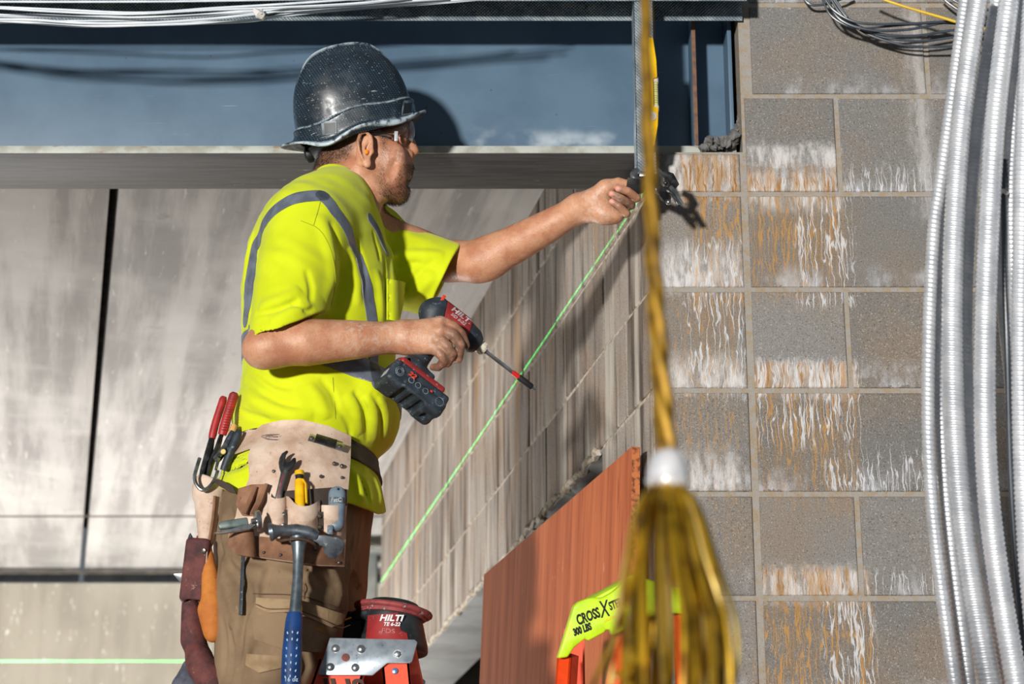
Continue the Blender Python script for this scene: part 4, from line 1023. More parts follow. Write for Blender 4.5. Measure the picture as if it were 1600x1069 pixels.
# hair and beard: short strands rooted in the skin
def strands(name, mask, n, length, rad, m, down, seed, thr=.25, jit=.5):
    r = np.random.default_rng(seed); N = vnormals(BV, BQ); w_ = np.clip((mask - thr) / (1 - thr), 0, 1); w_ = w_ / w_.sum()
    i = r.choice(len(BV), n, p=w_); V = np.zeros((n, 7, 3)); root = BV[i] + (r.random((n, 3)) - .5) * .002; ln = length * (.6 + .8 * r.random(n))[:, None]
    d = N[i] * .55 + np.array(down) + (r.random((n, 3)) - .5) * jit; d /= np.linalg.norm(d, axis=1)[:, None]
    a = np.cross(d, [.3, .9, .2]); a /= np.linalg.norm(a, axis=1)[:, None]; b = np.cross(d, a); bend = np.array([0, 0, -.25]) * ln
    for k in range(3):
        o = rad * (math.cos(k * 2.094) * a + math.sin(k * 2.094) * b); V[:, k] = root - N[i] * .001 + o; V[:, 3 + k] = root + d * ln * .55 + o * .8
    V[:, 6] = root + d * ln + bend; base = np.arange(n)[:, None] * 7
    T = np.concatenate([base + np.array(f) for f in ((0, 1, 4), (0, 4, 3), (1, 2, 5), (1, 5, 4), (2, 0, 3), (2, 3, 5), (3, 4, 6), (4, 5, 6), (5, 3, 6))])
    return big_mesh(name, V.reshape(-1, 3), T, m, person)
M['hair'] = mk('black_hair', L(26, 21, 20), L(44, 36, 33), 200, rough=.5)
strands('hair', mh, 5200, .0075, .00022, M['hair'], (-.45, 0, -.75), 3, .45)
goat = np.maximum(soft([(598, 300), (630, 288), (642, 292), (640, 318), (606, 326)], pj, 10), soft([(628, 254), (642, 254), (648, 262), (630, 270), (622, 284), (614, 284)], pj, 6)) * head
strands('beard', np.clip(mbd * .40 + goat, 0, 1), 3000, .0052, .00017, M['hair'], (.25, 0, -.8), 5, .2)

# shirt
SV, SQ = largest(*shirt.mesh((-.66, 3.80, .98), (.02, 4.52, 1.86), .0026, relax=1))
t = NT('lime_safety_knit'); x, y, z = t.xyz()
c = t.mix(t.ramp(t.noise(9, 5), .4, .65), L(208, 220, 24), L(198, 210, 14)); c = t.mix(t.ramp(t.noise(38, 6, rough=.7), .66, .74, 0, .35), c, L(150, 156, 60))
kn = t.math('MULTIPLY', t.math('SINE', t.math('MULTIPLY', t.math('ADD', x, y), 1500)), t.math('SINE', t.math('MULTIPLY', z, 1500)))
nb = t.bump(kn, .12, .0006); nb = t.bump(t.noise(46, 4), .16, .004, nb)
M['lime'] = t.out(c, .82, 0, nb, .2, Sheen_Weight=.15)
sh = big_mesh('shirt', SV, SQ, M['lime'], person)
t = NT('silver_reflective_tape'); c = t.mix(t.ramp(t.noise(30, 5), .4, .65), L(120, 128, 142), L(98, 104, 118)); M['tape'] = t.out(c, .4, .25, t.bump(t.noise(900, 2), .1, .0005), .5)
def tape(path3, w_, side=None):
    d = w_ - polyline_d(SV, path3)
    if side is not None: d = np.where(side, d, -1)
    v, f = peel(SV, SQ, d, .0016, -.0006); o = np_mesh('reflective_tape', v, f, M['tape'], sh, True); o.data.set_sharp_from_angle(angle=math.radians(50)); return o
def on(pts): 
    p = shirt0.hits(pts); return [tuple(u) for u in p if not np.isnan(u[0])]
front = on([(503, 306), (522, 328), (543, 360), (560, 400), (572, 445), (581, 500), (586, 545), (590, 600)])
back = on([(503, 306), (474, 307), (444, 318), (416, 345), (399, 385), (390, 440), (384, 500)])
tape(front, .0135); tape(back, .0155)
band = SV @ np.array([0, 0, 1.0]); zb0 = q(390, 556)[2]; zb1 = q(605, 620)[2]; xx0, xx1 = q(390, 556)[0], q(605, 620)[0]
line = zb0 + (SV[:, 0] - xx0) / (xx1 - xx0) * (zb1 - zb0)
armless = polyline_d(SV, [P(478, 340, 4.03), P(446, 520, 3.965)]) > .10; armless |= (proj(SV)[:, 0] < 390)
v, f = peel(SV, SQ, np.where(armless, .026 - np.abs(SV[:, 2] - line), -1), .0016, -.0006); np_mesh('reflective_tape', v, f, M['tape'], sh, True)
farf = on([(579, 342), (588, 356), (596, 372), (603, 392)]); tape(farf, .012)
M['seam_lime'] = mk('lime_seam', L(160, 172, 16), rough=.9)
# collar rib, chest pocket
ring = [tuple(ncen + ndir * (.0735 * math.cos(a)) + np.array([0, .0715, 0]) * math.sin(a) + nup * .002) for a in np.linspace(0, 2 * math.pi, 49)]
CV, CQ = Model([('u', Fn(lambda p: np.maximum(shirt0(p) - .004, -shirt0(p) - .010)), 0), ('i', Fn(lambda p: polyline_d(p, ring) - .0125), .002), ('s', Cap([ncen - nup * .03, ncen + nup * .15], [.0665, .0665]), .002)]).mesh((-.5, 4.05, 1.66), (-.2, 4.35, 1.86), .0022)
CV, CQ = largest(CV, CQ); big_mesh('collar', CV, CQ, M['lime'], sh)
mb = MB(); sheet(mb, [(604, 436), (634, 441), (630, 470), (623, 502), (604, 500)], shirt0, lambda a, b: .004 + .010 * max(0, 1 - ((a - 622) / 16) ** 2), .0022, 4); mb.build('chest_pocket', M['lime'], sh)

for pts in ([(503, 303), (498, 325), (490, 352)], [(520, 590), (522, 620), (524, 655)], [(470, 345), (500, 360), (518, 395), (524, 440), (517, 478)]):
    p_ = shirt.hits([(float(u[0]), float(u[1])) for u in spline([(a, b, 0) for a, b in pts], 18)]); mb = MB(); mb.tube([tuple(u) for u in p_], .0010, 5); mb.build('seam', M['seam_lime'], sh)
# trousers
TV, TQ = pants.mesh((-.72, 3.86, .14), (-.10, 4.52, 1.24), .0032)
t = NT('brown_canvas'); c = t.mix(t.ramp(t.noise(8, 6), .38, .66), L(140, 117, 92), L(112, 93, 72)); c = t.mix(t.ramp(t.noise(40, 6, rough=.7), .6, .74, 0, .5), c, L(168, 146, 120)); c = t.mix(t.ramp(t.noise(26, 5), .64, .74, 0, .5), c, L(78, 62, 48))
nb = t.bump(t.noise(700, 2), .2, .0008); nb = t.bump(t.noise(34, 5), .28, .005, nb); M['canvas'] = t.out(c, .88, 0, nb, .15)
tr_ = big_mesh('trousers', TV, TQ, M['canvas'], person)
M['canvas_light'] = mk('faded_canvas', L(160, 136, 106), L(136, 112, 84), 22, 6, rough=.88, bump=.35, bscale=60, spec=.15)
M['stitch'] = mk('stitching', L(92, 70, 50), rough=.9); M['label'] = mk('woven_label', L(150, 108, 44), L(120, 84, 34), 60, rough=.8)
def bulge(xc, hw, h, base=.003):
    return lambda a, b: base + h * max(0, 1 - ((a - xc) / hw) ** 2) ** .5
mb = MB(); sheet(mb, [(402, 950), (536, 974), (532, 1000), (505, 1020), (440, 1014), (398, 1000), (396, 970)], pants0, bulge(466, 76, .012), .003, 5); cp = mb.build('cargo_pocket', M['canvas'], tr_)
mb = MB(); sheet(mb, [(401, 934), (470, 938), (537, 960), (533, 974), (516, 980), (490, 968), (458, 956), (420, 958), (400, 948)], pants0, bulge(466, 78, .013, .007), .003, 4); fl = mb.build('pocket_flap', M['canvas_light'], cp)
mb = MB(); sheet(mb, [(490, 950), (513, 955), (512, 966), (503, 970), (490, 965)], pants0, .0195, .0015, 4); mb.build('hook_tab', M['canvas_light'], cp)
mb = MB(); sheet(mb, [(492, 976), (509, 982), (508, 991), (491, 984)], pants0, .0165, .0012, 4); mb.build('woven_label', M['label'], cp)
mb = MB(); sheet(mb, [(388, 1030), (442, 1036), (440, 1090), (380, 1084), (384, 1050)], pants0, bulge(414, 34, .012), .003, 5); cp2 = mb.build('cargo_pocket', M['canvas'], tr_)
mb = MB(); sheet(mb, [(386, 1022), (442, 1026), (440, 1044), (405, 1052), (384, 1040)], pants0, bulge(414, 34, .013, .007), .003, 4); mb.build('pocket_flap', M['canvas_light'], cp2)
def stitch(parent, model, pts, off):
    p = model.hits([(float(u[0]), float(u[1])) for u in spline([(a, b, 0) for a, b in pts], 24)]); n_ = model.normal(p, .01); p = p + n_ * off; mb = MB()
    mb.tube([tuple(u) for u in p], .0009, 5); return mb.build('stitching', M['stitch'], parent)
stitch(fl, pants0, [(405, 946), (422, 954), (458, 952), (490, 964), (515, 975), (530, 971)], .0235); stitch(tr_, pants0, [(396, 928), (470, 932), (538, 954)], .003); stitch(tr_, pants0, [(478, 890), (476, 910), (474, 936)], .003)
# boots on the ladder step
M['boot'] = mk('tan_work_boot', L(122, 92, 60), L(96, 70, 46), 20, rough=.8, bump=.3); M['sole'] = mk('boot_sole', L(40, 36, 34), rough=.9)
for leg in (LEGN, LEGF):
    a = A3(leg[-1]); a = np.array([a[0], a[1], .215]); bv, bq = Model([('u', Cap([a + [0, 0, .05], a + [0, 0, 0]], [.052, .055]), .02), ('u', Cap([a + [-.02, 0, -.035], a + [.09, 0, -.04], a + [.17, 0, -.05]], [.048, .046, .038]), .03), ('i', Half((0, 0, .145), (0, 0, -1)), .006)]).mesh(a - [.12, .1, .1], a + [.26, .1, .14], .005)
    bo = big_mesh('boot', bv, bq, M['boot'], person); mb = MB(); mb.prism([(a[0] - .065, a[1] - .04), (a[0] + .1, a[1] - .05), (a[0] + .19, a[1] - .035), (a[0] + .205, a[1]), (a[0] + .19, a[1] + .035), (a[0] + .1, a[1] + .05), (a[0] - .065, a[1] + .04)], .128, .15, bev=.004); mb.build('sole', M['sole'], bo)

# belt strap round the waist, over the shirt
M['belt'] = mk('dark_leather_belt', L(62, 50, 42), L(42, 34, 30), 30, rough=.6, bump=.2)
g0, g1 = q(375, 690), q(592, 716); line = g0[2] - .026 + (SV[:, 0] - g0[0]) / (g1[0] - g0[0]) * (g1[2] - g0[2])
v, f = peel(SV, SQ, np.where(armless, .021 - np.abs(SV[:, 2] - line), -1), .006, -.002); bl = np_mesh('belt', v, f, M['belt'], person, True); bl.data.set_sharp_from_angle(angle=math.radians(50))

# hard hat
HC = A3(q(556, 200)); HR = np.array(Matrix.Rotation(math.radians(-12.5), 3, 'Y') @ Matrix.Rotation(math.radians(18), 3, 'X'))
def hl(p): return (p - HC) @ HR
def sup(l, a, b, c, pw=2.5): return ((np.abs(l[:, 0] / a) ** pw + np.abs(l[:, 1] / b) ** pw + np.abs(l[:, 2] / c) ** pw) ** (1 / pw) - 1) * min(a, b, c) * .95
def shell(p):
    l = hl(p); x, y, z = l.T; th_ = .0035
    d = sup(l, .125, .108, .170)
    # crown ridges that run front to back
    top = np.clip((z - .095) / .05, 0, 1) * np.clip((.105 - np.abs(x)) / .04, 0, 1)
    d = d - .0055 * top * (np.exp(-((np.abs(y) - .034) / .0075) ** 2) + .8 * np.exp(-(y / .009) ** 2))
    # the thicker band above the brim, higher at the brow
    edge = .026 + .010 * np.clip(x / .1, -1, 1) + .005 * np.cos(x * 40); bandm = np.clip((edge - z) / .0035, 0, 1); d = d - .0045 * bandm
    d = np.maximum(d, -(d + th_)); d = np.maximum(d, -z - .004 - .019 * (np.abs(y) / .11) ** 2 - .018 * np.exp(-((x + .075) / .045) ** 2) * (np.abs(y) / .11) ** 2)
    zb = -.004 - .020 * (np.abs(y) / .12) ** 2 - .006 * np.exp(-((x - .085) / .03) ** 2) - .004 * np.clip((-x - .105) / .058, 0, 1) ** 1.2 - .020 * np.exp(-((x + .075) / .045) ** 2) * (np.abs(y) / .12) ** 2 + .008 * np.exp(-((x - .02) / .05) ** 2) * (np.abs(y) / .12) ** 2 + .004 * np.clip((x - .11) / .05, 0, 1)
    back = np.clip(-x / .13, 0, 1); A = np.where(x < 0, .163, .152); rho = (np.sqrt((x / A) ** 2 + (y / .121) ** 2) - 1) * .118
    zb = zb + .006 * np.clip((rho + .012) / .012, 0, 1) * (1 - back)
    br = np.maximum(np.maximum(np.abs(z - zb) - .0022, rho), -(sup(l, .122, .104, .3)))
    h = np.maximum(.012 - np.abs(d - br), 0) / .012
    return np.minimum(d, br) - h * h * .003
vents = []
for s in (-1, 1):
    for xx in (-.045, -.020, .005): vents.append(('s', Box(HC + HR @ np.array([xx, s * .0205, .160]), (.0085, .0028, .03), HR, .001), .001))
hat = Model([('u', Fn(shell), 0)] + vents)
HV, HQ = hat.mesh((-.53, 4.04, 1.80), (-.12, 4.37, 2.13), .0018, relax=2)
hv = hl(HV); keep_edge = np.clip(1 - np.abs(hv[:, 2] - (.026 + .010 * np.clip(hv[:, 0] / .1, -1, 1) + .005 * np.cos(hv[:, 0] * 40))) / .003, 0, 1)
rim = np.clip((np.sqrt((hv[:, 0] / np.where(hv[:, 0] < 0, .163, .152)) ** 2 + (hv[:, 1] / .121) ** 2) - .965) / .03, 0, 1)
rg = np.clip(1 - np.abs(np.abs(hv[:, 1]) - .036) / .005, 0, 1) * (hv[:, 2] > .11)
t = NT('navy_carbon_patterned_plastic'); uv = t.map(t.co, (1, 1, 1), (math.radians(-11), math.radians(13), 0)); x, y, z = t.xyz(uv)
w1 = t.math('SINE', t.math('MULTIPLY', t.math('ADD', x, t.math('MULTIPLY', z, .35)), 1150)); w2 = t.math('SINE', t.math('MULTIPLY', z, 1500))
wv = t.math('MULTIPLY', t.ramp(w1, -.2, .6), t.ramp(w2, -.5, .5))
c = t.mix(t.math('MULTIPLY', wv, .55), L(24, 34, 44), L(66, 92, 108)); c = t.mix(t.ramp(t.noise(14, 5), .45, .7), c, L(22, 30, 38))
sc = t.ramp(t.noise(130, 7, rough=.8), .60, .68); reg = t.math('MAXIMUM', t.ramp(t.noise(13, 4), .48, .62), t.math('MULTIPLY', t.attr('crown'), .8)); c = t.mix(t.math('MULTIPLY', t.math('MULTIPLY', sc, reg), .75), c, L(176, 196, 208))
s2 = t.ramp(t.noise(1, 4, t.map(uv, (40, 40, 400), (0, .5, 0))), .68, .71); c = t.mix(t.math('MULTIPLY', s2, .6), c, L(180, 200, 212)); c = t.mix(t.ramp(t.vor(130), .09, .14, t.ramp(z, 1.96, 2.04, 0, .7) if False else .55, 0), c, L(190, 205, 214))
c = t.mix(t.math('MULTIPLY', t.attr('wear'), t.ramp(t.noise(50, 5), .36, .58)), c, L(178, 194, 204))
M['hat'] = t.out(c, t.ramp(t.noise(40, 4), .4, .65, .28, .5), 0, t.bump(t.noise(200, 3), .06, .001), .5)
hh = big_mesh('hard_hat', HV, HQ, M['hat'], person, {'wear': np.maximum(np.maximum(keep_edge * .8, rim), rg), 'crown': np.clip((hv[:, 2] - .10) / .06, 0, 1)})
M['hat_dark'] = mk('dark_slot_plastic', L(22, 30, 36), L(32, 42, 50), 40, rough=.45); M['hat_edge'] = mk('worn_plastic_edge', L(110, 124, 132), L(60, 74, 84), 60, rough=.45)
for c0, w0, h0, lean in (((516, 201), 11, 11, -2), ((636, 170), 9, 11, 3)):
    x_, y_ = c0; out = [(x_ - w0 + lean, y_ - h0), (x_ + w0 + lean * .4, y_ - h0 - 2), (x_ + w0, y_ + h0 - 3), (x_ - w0, y_ + h0)]
    mb = MB(); sheet(mb, out, hat, .0002, .0022, 3); sl = mb.build('accessory_slot', M['hat_edge'], hh)
    mb = MB(); sheet(mb, [(a * .74 + x_ * .26, b * .74 + y_ * .26) for a, b in out], hat, .0018, .001, 3); mb.build('slot_recess', M['hat_dark'], sl)
M['strap'] = mk('black_suspension_plastic', L(20, 22, 24), L(30, 32, 34), 40, rough=.5)
rg_ = [tuple(HC + HR @ np.array([-.004 + .098 * math.cos(a), .084 * math.sin(a), -.016 - .022 * max(0, -math.cos(a)) ])) for a in np.linspace(0, 2 * math.pi, 41)]
mb = MB(); mb.tube(rg_, .0145, 8, flat=(.22, 1), up=(0, 0, 1)); sp = mb.build('suspension_band', M['strap'], hh)
mb = MB(); mb.lathe([(-.006, .016), (0, .018), (.008, .017), (.012, .012)], frame(HC + HR @ np.array([-.105, 0, -.036]), -Vector(HR[:, 0]), z=(0, 0, 1)), 16); mb.build('ratchet_knob', M['strap'], sp)

# safety glasses and ear plug
t = NT('clear_polycarbonate'); t.t.nodes.remove(t.b); tp = t.n('ShaderNodeBsdfTransparent'); tp.inputs[0].default_value = (.90, .92, .94, 1); gl = t.n('ShaderNodeBsdfGlossy'); gl.inputs['Roughness'].default_value = .06
fr = t.n('ShaderNodeFresnel'); fr.inputs[0].default_value = 1.5; mx = t.n('ShaderNodeMixShader'); t.t.links.new(t.math('ADD', t.math('MULTIPLY', fr.outputs[0], 1.0), .05, clamp=True), mx.inputs[0]); t.t.links.new(tp.outputs[0], mx.inputs[1]); t.t.links.new(gl.outputs[0], mx.inputs[2])
t.t.links.new(mx.outputs[0], t.t.nodes['Material Output'].inputs[0]); M['lens'] = t.m
M['frost'] = mk('frosted_plastic', L(196, 202, 210), L(160, 166, 176), 60, rough=.3)
gz = q(640, 210)[2]; gx = q(648, 210)[0]; g = MB(); n_ = 36; b = bmesh.new(); grid = []
for i in range(n_ + 1):
    a = math.radians(-86 + 172 * i / n_); r_ = []
    for j in range(7):
        vz = j / 6; hgt = (.0245 * (1 - .25 * abs(math.sin(a)) ** 3)); nose = .012 * math.exp(-(a / .16) ** 2)
        zz = gz - .002 - hgt + nose + (2 * hgt - nose) * vz - .006 * abs(math.sin(a)); r_.append(b.verts.new((gx - .062 + .064 * math.cos(a) ** .8 - .004 * (vz - .5) ** 2 * 4, YC + .071 * math.sin(a), zz)))
    grid.append(r_)
for i in range(n_):
    for j in range(6): f = b.faces.new((grid[i][j], grid[i + 1][j], grid[i + 1][j + 1], grid[i][j + 1])); f.smooth = True
bmesh.ops.solidify(b, geom=b.faces[:], thickness=.0018); g._add(b); gls = g.build('safety_glasses', M['lens'], person)
for s in (-1, 1):
    ya = YC + s * .0765; e0 = A3(P(612, 211, 4.125)); e1 = A3(P(572, 208, 4.125)); e2 = A3(P(556, 222, 4.125))
    mb = MB(); mb.tube([(e0[0], YC + s * .070, e0[2]), (e0[0] - .012, ya, e0[2] + .001), (e1[0], ya + s * .004, e1[2]), (e2[0], ya + s * .003, e2[2])], [.0085, .007, .004, .0035], 8, flat=(.25, 1), up=(0, 0, 1)); ar = mb.build('temple_arm', M['lens'], gls)
    mb = MB(); mb.box((P(619, 213, 4.13)[0], YC + s * .0705, P(619, 213, 4.13)[2]), (.0075, .003, .022), .001); mb.build('hinge', M['frost'], ar)
M['orange_foam'] = mk('orange_foam', L(250, 150, 10), L(240, 130, 6), 80, rough=.8)
for s in (-1, 1):
    c0 = A3(P(572, 239, 4.118)); c0[1] = YC + s * .078; mb = MB(); mb.lathe([(-.008, .005), (.004, .0056), (.0085, .0052), (.0105, .003)], frame(c0, (0, s, .1), z=(0, 0, 1)), 16); mb.build('ear_plug', M['orange_foam'], person)
# ------------------------------------------------------------------ cordless driver in the near hand
def cf(r, d, f): return (CR * r - CU * d + CF * f).normalized()
A_ = cf(.77, .60, .20); H_ = cf(-.405, .76, -.507); B0 = V3(708, 508, 4.012)
FD = frame(B0, A_, y=H_); RD = np.array(FD.to_3x3()); H_ = Vector(RD[:, 1]); S_ = -Vector(RD[:, 2])   # S_ faces us
def dl(a, h, s=0.0): return A3(B0 + A_ * a + H_ * h + S_ * s)
M['tool_red'] = mk('dusty_red_plastic', L(150, 40, 40), L(128, 34, 36), 30, rough=.5, spots=L(190, 140, 140), sscale=60, slo=.60, shi=.72)
M['tool_black'] = mk('dusty_black_rubber', L(34, 42, 50), L(52, 62, 72), 40, rough=.55, bump=.2, spots=L(132, 150, 162), sscale=120, slo=.58, shi=.74)
M['tool_dark'] = mk('dark_gap_rubber', L(14, 16, 18), rough=.7); M['ivory'] = mk('ivory_chuck', L(222, 214, 196), L(190, 180, 160), 40, rough=.5)
M['bright_red'] = mk('bright_red_ring', L(206, 28, 26), rough=.45); M['steel'] = mk('bright_steel', L(186, 190, 192), L(150, 154, 158), 50, rough=.3, metal=.9)
M['white_ink'] = mk('white_print', L(226, 220, 222), rough=.7); M['orange_ink'] = mk('orange_red_print', L(226, 66, 40), rough=.6); M['black_ink'] = mk('black_print', L(24, 22, 20), rough=.8); M['silver_label'] = mk('silver_label', L(186, 190, 192), L(150, 154, 158), 60, rough=.45)
drv = empty('cordless_driver', tuple(dl(0, .08)), 'red and black cordless screwdriver held at the waist with a long bit', 'power tool')
def sdf_part(name, ops, lo, hi, h, m, parent):
    v, f = Model(ops).mesh(lo, hi, h); return big_mesh(name, v, f, m, parent)
def lohi(pts, pad): p = np.array(pts); return p.min(0) - pad, p.max(0) + pad
barrel = [('u', Cap([dl(-.040, 0), dl(.030, 0)], [.0275, .0275]), .01), ('u', Box(dl(-.006, -.006), (.040, .018, .0255), RD, .012), .012), ('i', Half(dl(.030, .004), A_ + H_ * -.25), .003), ('i', Half(dl(-.036, 0), -A_ + H_ * .3), .003)]
lo, hi = lohi([dl(-.07, 0), dl(.05, 0)], .05); hs = sdf_part('motor_housing', barrel, lo, hi, .0016, M['tool_red'], drv)
rear = [('u', Cap([dl(-.040, 0), dl(.0, 0)], [.0285, .0285]), .01), ('u', Box(dl(-.020, -.004), (.035, .019, .0265), RD, .012), .012), ('i', Half(dl(-.034, 0), A_ - H_ * .3), .002), ('u', Cap([dl(-.052, .010), dl(-.034, .034)], [.020, .019]), .02)]
lo, hi = lohi([dl(-.10, 0), dl(-.01, .05)], .05); rc = sdf_part('rear_cap', rear, lo, hi, .0016, M['tool_black'], drv)
fr_ = [('u', Cap([dl(.024, 0), dl(.042, .002), dl(.062, .002)], [.0275, .0265, .0185]), .008), ('i', Half(dl(.029, .004), -A_ - H_ * -.25), .002), ('i', Half(dl(.064, 0), A_), .003)]
lo, hi = lohi([dl(.01, 0), dl(.08, 0)], .05); sdf_part('gear_housing', fr_, lo, hi, .0016, M['tool_black'], drv)
hd_ = [('u', Cap([dl(-.012, .015), dl(-.018, .085), dl(-.022, .130)], [.0215, .0178, .0205]), .01), ('u', Box(dl(-.014, .136), (.034, .010, .026), RD, .007), .02)]
lo, hi = lohi([dl(-.06, 0), dl(.03, .16)], .045); sdf_part('handle', hd_, lo, hi, .0018, M['tool_black'], drv)
tg = [('u', Cap([dl(.010, .028), dl(.006, .056)], [.009, .008]), .01)]; lo, hi = lohi([dl(0, .02), dl(.02, .07)], .02); sdf_part('trigger', tg, lo, hi, .0015, M['tool_dark'], drv)
mt = [('u', Box(dl(-.004, .144), (.052, .0065, .030), RD, .005), .004), ('u', Cap([dl(-.045, .138), dl(-.020, .128)], [.012, .010]), .012)]; lo, hi = lohi([dl(-.07, .12), dl(.06, .16)], .045); sdf_part('battery_mount', mt, lo, hi, .0017, M['tool_red'], drv)
bt = [('u', Box(dl(0, .163), (.064, .013, .034), RD, .007), .004), ('u', Box(dl(0, .184), (.066, .017, .037), RD, .011), .008), ('s', Box(dl(0, .206), (.026, .010, .042), RD, .006), .006)]
for k in range(3): bt.append(('s', Box(dl(-.021 + k * .021, .200), (.0055, .009, .032), RD, .002), .002))
bt.append(('s', Box(dl(.045, .203), (.006, .010, .014), RD, .002), .002)); bt.append(('s', Box(dl(0, .158, .038), (.052, .010, .006), RD, .003), .003)); bt.append(('s', Box(dl(.070, .200), (.008, .012, .016), RD, .003), .003))
lo, hi = lohi([dl(-.08, .14), dl(.08, .21)], .05); bat = sdf_part('battery', bt, lo, hi, .0016, M['tool_black'], drv)
FS = frame(dl(0, .176, .0375), A_, y=-H_)           # the battery's near side
M['scratch'] = mk('pale_scuff_line', L(150, 164, 174), L(90, 104, 114), 90, rough=.6)
for k, (a, r) in enumerate(((-.048, .0085), (-.048, .0055), (.048, .0085), (-.020, .0055), (-.004, .0055), (.014, .0055))):
    mb = MB(); mb.tube([FS @ Vector((a + r * math.cos(t_), .001 + r * math.sin(t_), -.0004)) for t_ in np.linspace(0, 2 * math.pi, 25)], .0005, 5); mb.build('cell_ring', M['scratch'], bat)
text('lettering', '22', .0125, FS @ Matrix.Translation((-.024, .0105, .0004)), M['orange_ink'], bat, .0003, .2, 1.3, .0004)
mb = MB(); mb.box((.024, .008, 0), (.005, .0035, .001), .0004, FS); mb.build('status_light', M['orange_ink'], bat)
FE = frame(dl(-.0665, .184, .014), -S_, y=-H_)          # the battery's rear end
mb = MB(); mb.box((0, .000, .0004), (.024, .014, .0012), .0005, FE); le = mb.build('maker_plate', M['silver_label'], bat)
text('lettering', 'NURON', .0062, FE @ Matrix.Translation((0, .0005, .0011)) @ Matrix.Rotation(math.pi, 4, 'Z'), M['black_ink'], le, .0002, 0, .95, .0002)
FT = frame(dl(-.004, -.008, .0276), A_, y=-H_)
def wrapped(o):           # print laid round the barrel
    inv = FD.inverted(); me = o.data
    for v in me.vertices:
        l = inv @ v.co; z_ = -.045
        for _ in range(14): z_ += Model(barrel)(np.array(FD @ Vector((l.x, l.y, z_)))[None])[0] - .0007
        v.co = FD @ Vector((l.x, l.y, z_))
wrapped(text('lettering', 'HILTI', .0165, FT @ Matrix.Translation((.002, .0035, .0002)), M['white_ink'], hs, .0003, .25, 1.25, .0006)); wrapped(text('lettering', 'SID 6-22', .0090, FT @ Matrix.Translation((.000, -.0085, .0004)), M['white_ink'], hs, .0003, .25, 1.1, .0002))
mb = MB()
for k in range(3): mb.box((-.004 + k * .004, -.018, -.0024), (.0014, .009, .003), .0003, FT)
mb.build('vent_slots', M['tool_dark'], hs)
mb = MB(); mb.box(tuple((-.046, .010, -.002)), (.006, .015, .004), .001, FT); mb.build('red_inlay', M['orange_ink'], rc)
FA = frame(dl(0, .002), A_, y=H_)
mb = MB(); mb.lathe([(.062, .0125), (.068, .013), (.076, .0128), (.080, .0105)], FA, 20)
for k in range(20):
    an = k * math.pi / 10; mb.box((.0725, .0129 * math.cos(an), .0129 * math.sin(an)), (.008, .0014, .0014), .0003, FA)
mb.build('chuck', M['ivory'], drv)
bit = MB(); bit.lathe([(.078, .0058), (.084, .0058), (.085, .0045), (.158, .0045)], FA, 6); bo_ = bit.build('bit_shaft', M['steel'], drv)
mb = MB(); mb.lathe([(.150, .0049), (.166, .0049)], FA, 16); mb.build('red_ring', M['bright_red'], bo_)
mb = MB(); mb.lathe([(.166, .0056), (.1675, .0064), (.198, .0064), (.2, .0056)], FA, 18); mb.build('bit_sleeve', M['tool_dark'], bo_)
mb = MB(); mb.lathe([(.199, .0032), (.205, .0030), (.209, .0014)], FA, 8); mb.build('driver_tip', M['steel'], bo_)

# ------------------------------------------------------------------ tool pouch on the near hip
wear = Model(SHIRT[:1] + [('u', PANTS[0][1], .03), ('u', PANTS[1][1], .05)])
def leather(name, c1, c2, dark, amt=.5, scale=14):
    t = NT(name); c = t.mix(t.ramp(t.noise(scale, 6, rough=.6), .36, .66), L(*c1), L(*c2)); c = t.mix(t.ramp(t.noise(scale * 3.1, 7, rough=.75), .60, .70, 0, amt), c, L(*dark)); c = t.mix(t.ramp(t.noise(scale * 9, 4), .66, .74, 0, amt), c, L(60, 44, 36))
    return t.out(c, .75, 0, t.bump(t.noise(150, 5), .3, .002), .3)
M['hide'] = leather('pale_worn_leather', (214, 192, 174), (184, 154, 132), (132, 98, 78), .75); M['hide_brown'] = leather('brown_stained_leather', (150, 110, 84), (104, 72, 54), (60, 42, 34), .8)
M['hide_dark'] = leather('dark_greasy_leather', (74, 62, 56), (54, 46, 42), (110, 98, 88), .6); M['rivet'] = mk('dull_rivet', L(128, 124, 118), L(90, 84, 78), 200, rough=.4, metal=.8)
pouch = empty('tool_pouch', tuple(P(455, 880, 4.0)), 'pale worn leather tool pouch hanging on the near hip below the shirt', 'tool pouch')
def cyl_off(xc, hw, h, base): return lambda a, b: base + h * max(0.0, 1 - min(1, abs(a - xc) / hw) ** 2) ** .5
BK = [(402, 672), (412, 664), (440, 657), (472, 656), (512, 666), (547, 682), (546, 720), (543, 760), (540, 800), (538, 850), (536, 886), (500, 885), (440, 877), (372, 867), (357, 852), (360, 834), (370, 806), (376, 780), (386, 760), (391, 746), (389, 716), (395, 694)]
mb = MB(); sheet(mb, BK, wear, lambda a, b: .010 + .012 * min(1, max(0, (b - 690) / 90)), .0035, 4.5); back_ = mb.build('backing', M['hide'], pouch)
